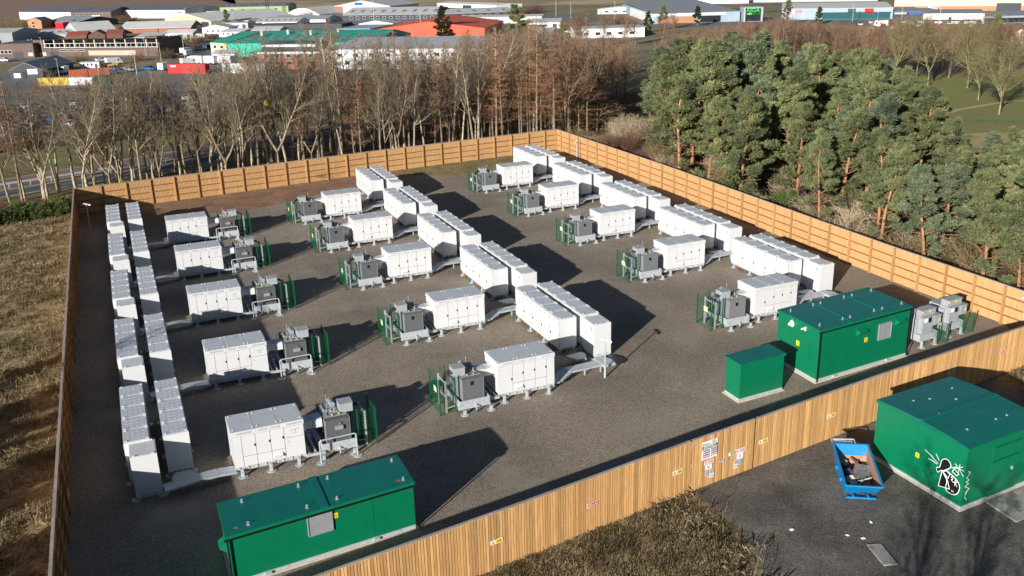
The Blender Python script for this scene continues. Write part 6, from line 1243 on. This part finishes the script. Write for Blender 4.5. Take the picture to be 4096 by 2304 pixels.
building('felt_roof_unit', 'dark flat-roofed unit behind the teal roof', (63, 440), (97, 418), 14, 1.5, 1.5, W_DARK, R_DARK, 'flat')
building('white_shed', 'long white shed at top middle beside the road', (189.8, 564), (204.6, 506), 18, 2.2, 2.8, W_WHITE, R_WHITE, 'gable', doors=[(.45, .6, 1.7, W_DARK)])
building('white_units', 'white flat units left of the supermarket', (149.4, 300), (172, 291), 14, 3.0, 3.0, W_WHITE, R_LGREY, 'flat', wins=wrow(5, .1, .9, 1.0, 1.9, .4))
building('white_units', 'small white box units near the trees left of the supermarket', (173, 309), (181, 306), 7, 2.0, 2.0, W_WHITE, R_WHITE, 'flat')
# supermarket
t = building('supermarket', 'supermarket with wide grey roof and green letters, top right of centre', (207.3, 344.2), (240.2, 331.6), 85, 3.9, 5.2, W_BLUEG, R_MID, 'mono', panels=[(.0, .84, 2.9, 3.7, W_WHITE), (.05, .5, .1, 2.5, W_ORBR), (.55, .78, .1, 2.6, glass)])
ob('side_wall', MB().box(-.12, -.003, 0, 60, .05, 3.6).mesh('side_wall', W_WHITE), t)
on_wall('lettering', text_mesh('ASDA', 2.0, mat('sign_bright_green', (.05, .55, .07), .5)), t, (-.13, 30), (0, -1), 21, 2.2, .05)
asg = MATS['sign_bright_green']
t = building('supermarket_porch', 'supermarket entrance tower carrying green ASDA letters', (239.6, 328), (246.4, 325.2), 7, 5.4, 5.4, W_BLUEG, W_BLUEG, 'flat', panels=[(.04, .93, .2, 5.1, glass), (.06, .92, 2.6, 3.5, asg)])
wall_text(t, 'ASDA', 3.5, 4.35, 2.1, asg, .16, .03); wall_text(t, 'ASDA', 2.2, 3.05, .7, signw, .12)
for x in (.0, 7.0): ob('column', MB().box(x-.3, x+.3, -1.2, -.1, 0, 5.6).mesh('column', W_GREY), t)
# retail sheds
t = building('retail_shed', 'grey retail shed with red and white shop sign, top right', (257.3, 326.8), (290.6, 300.7), 30, 4.2, 5.0, W_BLUEG, R_WHITE, 'mono', panels=[(.37, .98, .1, 2.4, bm_('shopfront_teal', (.01, .09, .10), rough=.3)), (.355, .99, 2.4, 2.75, W_DARK), (.60, .67, 2.2, 4.1, bm_('sign_dark_green', (.01, .10, .08))), (.75, .83, 2.0, 4.1, signr), (.07, .12, 2.7, 3.6, signw), (.12, .18, 2.7, 3.6, signr)])
wall_text(t, 'home', 4.1, 3.15, .8, mat('sign_sky_blue', (.15, .45, .7), .5), .12); wall_text(t, 'bargains', 6.4, 3.15, .65, signw, .12)
building('retail_shed', 'lower retail shed with blue shop sign, top right', (291, 301), (300, 294.5), 22, 2.6, 3.2, W_DARK, R_MID, 'mono', panels=[(.05, .45, 1.7, 2.4, W_GREY), (.5, .95, 1.7, 2.4, bm_('sign_mid_blue', (.02, .12, .5)))])
building('retail_link', 'plain grey link between retail sheds, top right', (300.3, 294.3), (305, 291), 20, 2.5, 2.8, W_BLUEG, R_MID, 'mono')
building('showroom', 'white-fronted showroom at the far right edge', (278.5, 273), (293, 259), 20, 3.6, 3.9, W_WHITE, R_MID, 'mono', panels=[(.0, .95, .9, 1.5, W_DARK), (.42, .47, .3, 2.4, W_DARK), (.02, .2, .2, .85, glass)])
building('showroom_annexe', 'low grey annexe right of the white showroom', (293.2, 258.8), (330, 243), 22, 2.5, 2.8, W_BLUEG, R_MID, 'mono', panels=[(0, .8, .2, 1.9, glass)])
building('cream_warehouse', 'cream and brick warehouse at the top right corner', (328, 339), (380, 280), 40, 5.5, 7, W_CREAM, R_SLATE, 'gable', base=(2.0, W_ORBR), doors=[(.52, .64, 3.2, W_DARK)], panels=[(.38, .52, 4.4, 5.2, signw)])
building('far_shed', 'white far shed above the retail roofs', (300, 470), (330, 448), 15, 2.3, 3, W_WHITE, R_WHITE)
building('far_shed', 'long pale far shed at the top edge right of centre', (336, 452), (385, 410), 18, 2.6, 3.2, W_GREY, R_WHITE)
building('tiled_house', 'red tiled roof house among trees at the right edge', (238.4, 202), (243, 197), 8, 2.0, 4.0, W_CREAM, R_TILE, 'front', wins=[(.2, .4, .8, 1.6)])
# small sheds, cabins and stores that fill the yards
SM = [(-34, 470, -28, 468, 6, 2.2, R_LGREY, R_WHITE, 'far left, below the orange brick house'), (-44, 400, -36, 397, 8, 2.6, W_BRICKD, R_MID, 'left edge behind the brick wing'), (-10, 392, -3, 389, 7, 2.0, W_WHITE, R_LGREY, 'behind the burnt building, left'), (12, 388, 20, 383, 8, 2.3, W_BLUEG, R_LGREY, 'behind the burnt building, right'),
      (24, 405, 34, 400, 9, 2.2, W_GREY, R_WHITE, 'upper left, before brick workshops'), (40, 425, 50, 419, 9, 2.4, W_WHITE, R_LGREY, 'below the beige shed'), (52, 455, 62, 449, 9, 2.4, W_GREY, R_MID, 'right of the beige shed'), (44, 402, 52, 396, 7, 1.8, C_W2, R_WHITE, 'above the teal warehouse, left'), (56, 398, 66, 391, 8, 2.2, W_BEIGE, R_LGREY, 'above the teal warehouse, middle'),
      (100, 400, 112, 391, 9, 2.4, W_WHITE, R_LGREY, 'above the red shed, left'), (116, 388, 130, 378, 10, 2.6, W_GREY, R_LGREY, 'above the red shed, right'), (126, 300, 138, 293, 10, 2.6, W_WHITE, R_LGREY, 'right of the red shed'), (120, 285, 131, 278, 8, 2.4, W_BRICKD, R_MID, 'below the red shed right end'), (104, 270, 116, 262, 9, 2.6, W_WHITE, R_WHITE, 'behind the tall larches'),
      (140, 340, 152, 332, 9, 2.2, W_BRICK, R_TILE, 'upper middle near the dark conifers'), (156, 356, 168, 349, 8, 2.2, W_WHITE, R_LGREY, 'left of the supermarket, near the road'), (134, 372, 144, 365, 8, 2.4, W_GREY, R_LGREY, 'upper middle, below the long works'), (222, 420, 240, 408, 10, 2.2, W_GREY, R_WHITE, 'behind the supermarket roof'), (-6, 300, -1, 298.5, 3, 1.7, W_WHITE, R_LGREY, 'left of the yellow car'), (30, 300, 36, 296, 3, 1.9, W_WHITE, R_LGREY, 'before the cream block')]
for k, (x0, y0, x1, y1, dp, hh, wm, rm_, w_) in enumerate(SM):
    building('small_store', f'small low store with pale roof, {w_}', (x0, y0), (x1, y1), dp, hh, hh*1.5, wm, rm_, ('gable', 'front', 'flat', 'mono')[k % 4], wins=wrow(3, .1, .7, .9, 1.5, .4), doors=[(.78, .9, min(1.7, hh-.3), W_DARK)])
# lattice mast and light poles
mb = MB()
for sx, sy in ((-1, -1), (1, -1), (1, 1), (-1, 1)): mb.tube((sx*.9, sy*.9, 0), (sx*.35, sy*.35, 12), .09, n=4)
for k in range(10):
    w0 = .9-.055*k; w1 = .9-.055*(k+1); z0, z1 = k*1.2, (k+1)*1.2
    for a, b in (((-1, -1), (1, -1)), ((1, -1), (1, 1)), ((1, 1), (-1, 1)), ((-1, 1), (-1, -1))): mb.tube((a[0]*w0, a[1]*w0, z0), (b[0]*w1, b[1]*w1, z1), .05, n=3)
t = thing('lattice_mast', 'dark lattice mast rising past the top edge left of centre', 'mast', (86.7, 545.3, 0)); ob('lattice', mb.mesh('lattice', W_DARK), t)
polem = MB().tube((0, 0, 0), (0, 0, 1), .014, .008, n=5).mesh('pole', R_LGREY)
LAMPS = [(-10.7, 272, 5.4, 'left of the orange container'), (-1.3, 252.6, 6.4, 'right of the orange container'), (7.1, 248, 7.6, 'left of the red trailer'), (22.9, 307, 7.2, 'by the estate road before the teal warehouse'), (16.2, 308.5, 5.4, 'right of the burnt building'), (-17.3, 349, 6.3, 'before the left end of burnt building'), (13, 330, 5.5, 'before the right end of burnt building'), (28, 340, 7, 'beyond the estate road bend'),
         (38, 470, 9, 'before the beige shed'), (60, 480, 9, 'right of the beige shed'), (112, 420, 11, 'tall, before the long grey works'), (103, 325, 10.5, 'tallest, left of the red shed'), (200, 420, 8, 'beside the road left of the supermarket'), (188, 380, 8, 'nearer the pines, left of the supermarket'), (205, 372, 8, 'just left of the supermarket'), (270, 300, 7, 'before the retail shopfronts'), (282, 287, 7, 'right of the retail shopfronts'), (275, 262, 8, 'before the showroom left end'), (300, 248, 8, 'before the showroom right end'), (308, 236, 8, 'at the right edge car park'), (258, 274, 5, 'among the parked cars at right')]
for x, y, h, w_ in LAMPS:
    t = thing('lamp_post', f'thin grey lamp post {w_}', 'lamp post', (x, y, 0), group='lamp posts of the estate'); ob('pole', polem, t, scale=(h, h, h)); ob('lamp_head', MB().box(-.5, .1, -.12, .12, h-.06, h+.06).mesh('lamp_head', R_LGREY), t)
# ---------------------------------------------------------------- vehicles, containers
tyre = mat('tyre', (.015, .015, .016), .8)
CP = [mat('car_'+n, c, .3, spec=.5, var=.04) for n, c in (('white', (.75, .75, .75)), ('silver', (.45, .47, .5)), ('black', (.02, .02, .025)), ('blue', (.03, .09, .28)), ('red', (.42, .02, .02)), ('grey', (.16, .17, .18)), ('navy', (.02, .03, .08)), ('yellow', (.75, .5, .02)))]
CN_ = ('white', 'silver', 'black', 'blue', 'red', 'grey', 'navy', 'yellow')
def car_mesh(m, van=False):
    mb = MB()
    if van: prof = [(-2.5, .35), (2.5, .35), (2.55, .9), (2.3, 1.15), (1.75, 1.95), (1.5, 2.25), (-2.45, 2.3), (-2.5, 1.2)]
    else: prof = [(-2.05, .3), (2.05, .3), (2.12, .62), (1.95, .82), (1.0, .95), (.45, 1.40), (-1.1, 1.44), (-1.75, 1.0), (-2.1, .92)]
    w_ = .98 if van else .85; n = len(prof)
    mb.add([(x, -w_, z) for x, z in prof]+[(x, w_, z) for x, z in prof], [tuple(range(n))[::1], tuple(range(n, 2*n))[::-1]]+[((i+1) % n, i, n+i, n+(i+1) % n) for i in range(n)])
    g0, g1, gz0, gz1 = (.9, 1.7, 1.25, 1.9) if van else (-1.35, .75, .98, 1.36)
    for s_ in (-1, 1): mb.add([(g0, s_*(w_+.01), gz0), (g1, s_*(w_+.01), gz0), (g1-.38, s_*(w_+.01), gz1), (g0+.25, s_*(w_+.01), gz1)], [(0, 1, 2, 3) if s_ < 0 else (3, 2, 1, 0)], 1)
    x0, z0, x1, z1 = (2.26, 1.2, 1.78, 1.92) if van else (.97, .98, .47, 1.39)
    mb.add([(x0+.02, -w_*.9, z0+.02), (x0+.02, w_*.9, z0+.02), (x1+.02, w_*.85, z1+.02), (x1+.02, -w_*.85, z1+.02)], [(0, 1, 2, 3)], 1)
    if not van: mb.add([(-1.72, -w_*.9, 1.03), (-1.14, -w_*.85, 1.44), (-1.14, w_*.85, 1.44), (-1.72, w_*.9, 1.03)], [(0, 1, 2, 3)], 1)
    for x in (-1.35, 1.35) if not van else (-1.6, 1.65):
        for s_ in (-1, 1): mb.tube((x, s_*(w_-.16), .33), (x, s_*(w_+.02), .33), .33, n=9, m=2)
    return mb.mesh('van' if van else 'car', [m, glass, tyre])
CARM = [car_mesh(m) for m in CP]; VANM = car_mesh(CP[0], True)
def car(x, y, a, ci, s, label, van=False): return tag(ob('parked_van' if van else 'parked_car', VANM if van else CARM[ci], None, (x, y, .02), a, s), label, 'van' if van else 'car', 'parked vehicles')
cr = random.Random(12); cars = []
for r_ in range(6):
    for i in range(19):
        if cr.random() < .85: cars.append((-24+i*2.3+r_*1.2, 181+r_*6.2+(r_//2)*3+i*.12))
cars.sort(key=lambda c: px(*c))
for i, (x, y) in enumerate(cars):
    ci = cr.choice([0, 1, 1, 2, 2, 3, 5, 5, 6, 6]); car(x, y, R(78+cr.uniform(-4, 4)), ci, .88, f'{CN_[ci]} car in the car park behind the bare trees, {nth(i)} counted from the left')
cars2 = []
for r_ in range(4):
    for i in range(9):
        if cr.random() < .75: cars2.append((262+i*4.6+r_*-5, 290-i*3.4-r_*8.5))
cars2.sort(key=lambda c: px(*c))
for i, (x, y) in enumerate(cars2): ci = cr.choice([0, 0, 1, 2, 3, 4, 5]); car(x, y, R(55), ci, .85, f'{CN_[ci]} car in the retail car park at right, {nth(i)} from the left')
car(256.2, 270.8, R(150), 0, 1.05, 'white van with blue mark in retail car park at right', True); car(-10.2, 290.3, R(250), 0, .85, 'white van left of the orange shipping container', True)
car(3.0, 308.2, R(20), 0, .9, 'white van beside the yellow car at upper left', True); car(1.8, 301, R(10), 7, .9, 'yellow car parked at upper left of the estate road')
car(330, 318, R(10), 0, 1.1, 'white van before the cream warehouse, top right', True)
for i, (x, y, ci) in enumerate(((20.5, 316, 2), (21.8, 318, 0), (23.2, 320.5, 2), (24.6, 323, 5), (5, 577, 3), (12, 572, 1))): car(x, y, R(40), ci, .9, f'{CN_[ci]} car parked on the estate road, {nth(i)} of that line')
EV = []
for i in range(46):
    zx, zy = cr.choice([(6, 318), (26, 330), (40, 340), (-30, 340), (-2, 405), (30, 395), (45, 455), (60, 540), (70, 475), (105, 420), (120, 440), (140, 400), (22, 285), (36, 280), (8, 288), (150, 470), (160, 318)]); EV.append((zx+cr.uniform(-7, 7), zy+cr.uniform(-9, 9)))
EV.sort(key=lambda c: px(*c))
for i, (x, y) in enumerate(EV):
    vn = cr.random() < .3; ci = 0 if vn else cr.choice([0, 0, 1, 2, 4, 5, 3]); car(x, y, R(cr.choice([-40, 50, 20, 140])), ci, .9, f'{CN_[ci]} {"van" if vn else "car"} among the estate buildings, {nth(i)} from the left', vn)
def box_container(label, x0, y0, x1, y1, h, m, name='shipping_container', wd=2.2):
    d = Vector((x1-x0, y1-y0, 0)); L2 = d.length; t = thing(name, label, 'container', (x0, y0, 0), math.atan2(d.y, d.x), group='containers and trailers on the estate')
    mb = MB().box(0, L2, .05, wd, .12, h); n = max(8, int(L2/.35))
    for i in range(n): mb.box(i*L2/n, (i+.55)*L2/n, 0, .05, .2, h-.12)
    ob('body', mb.mesh('body', m), t)
    ob('door', MB().box(-.06, -.003, .1, wd-.1, .2, h-.1).mesh('door', m), t); ob('corner_frame', MB().box(-.05, .12, -.02, .06, .1, h+.03).box(L2-.12, L2+.05, -.02, .06, .1, h+.03).mesh('corner_frame', m), t); return t
C_OR = bm_('container_orange', (.48, .14, .07)); C_YE = bm_('container_yellow', (.62, .42, .05)); C_WH = bm_('container_white', (.65, .66, .66)); C_GR = bm_('container_dark_green', (.02, .06, .04)); C_RE = bm_('trailer_red', (.55, .03, .035))
box_container('orange-red shipping container behind the left trees', -8.4, 276.8, 1.2, 277.5, 1.9, C_OR)
box_container('yellow shipping container behind the left trees', -15.1, 261, -8.5, 258, 1.9, C_YE)
box_container('white shipping container right of the yellow one', -8.2, 257.8, -3.0, 254.5, 1.9, C_WH)
box_container('dark green shipping container beside a lamp post', -2.6, 256, 1.0, 253.5, 1.9, C_GR)
t = box_container('long bright red lorry trailer behind the left trees', 15.6, 270.3, 24.2, 263.2, 2.6, C_RE, 'lorry_trailer')
for k, (s, z) in enumerate(((1.6, 2.2), (1.6, 1.9))): ob('print_line', MB().box(s-.9, s+.9, -.03, -.005, z-.06, z+.06).mesh('print_line', signw), t)
for i, (x, y) in enumerate(((22.2, 294), (25.2, 291.5), (29.5, 288.5))):
    t = thing('lorry', f'white lorry cab and box body behind the left trees, {nth(i)} from the left', 'lorry', (x, y, 0), R(-50), group='white lorries on the estate')
    ob('box_body', MB().box(1.6, 6, 0, 2, .5, 2.5).mesh('box_body', C_WH), t); ob('cab', MB().hexa([(0, 0, .3), (1.5, 0, .3), (1.5, 2, .3), (0, 2, .3)], [(.25, .1, 2.2), (1.5, .1, 2.3), (1.5, 1.9, 2.3), (.25, 1.9, 2.2)]).mesh('cab', C_WH), t)
    ob('windscreen', MB().hexa([(.09, .2, 1.2), (.13, .2, 1.2), (.13, 1.8, 1.2), (.09, 1.8, 1.2)], [(.18, .25, 2.0), (.22, .25, 2.0), (.22, 1.75, 2.0), (.18, 1.75, 2.0)]).mesh('windscreen', glass), t)
    for wx in (.8, 4.8):
        for wy in (.0, 1.75): ob('wheel', MB().tube((wx, wy, .42), (wx, wy+.26, .42), .42, n=9).mesh('wheel', tyre), t)
box_container('yellow skip container behind the tree belt left of centre', 24.5, 190, 30.5, 186.5, 2.0, C_YE)
box_container('white lorry trailer behind the left trees, right of red one', 28.5, 262, 38, 254, 2.6, C_WH, 'lorry_trailer')
for i, (x, y, m, w_) in enumerate(((-26, 414, C_RE, 'leftmost red'), (-23.5, 412, C_RE, 'second red'), (-21.4, 410.5, C_RE, 'third red'), (-24.5, 418, C_WH, 'rear white'))):
    t = thing('stacked_machine', f'{w_} farm machine parked behind the brick wing at left', 'machine', (x, y, 0), R(20*i), group='red farm machines at left')
    ob('chassis', MB().box(-1.1, 1.1, -.6, .6, .5, 1.0).box(-.9, .2, -.5, .5, 1.0, 1.7).bar((.2, 0, 1.0), (1.5, 0, 1.9), .15, .15).mesh('chassis', m), t)
    for wx in (-.7, .7): ob('wheel', MB().tube((wx, -.75, .45), (wx, .75, .45), .45, n=9).mesh('wheel', tyre), t)
# palisade fence of the park
t = thing('mesh_fence', 'green mesh fence across the park grass at far right', 'fence', (125, 111.9, 0), math.atan2(-5.4, 7)); 
for i in range(9): ob('post', MB().box(-.03, .03, -.03, .03, 0, 1.0).mesh('post', greenmesh), t, (i*2.4, 0, 0)); 
for i in range(8): ob('mesh_panel', mesh_panel(2.34, .85), t, (i*2.4+.03, 0, 0))
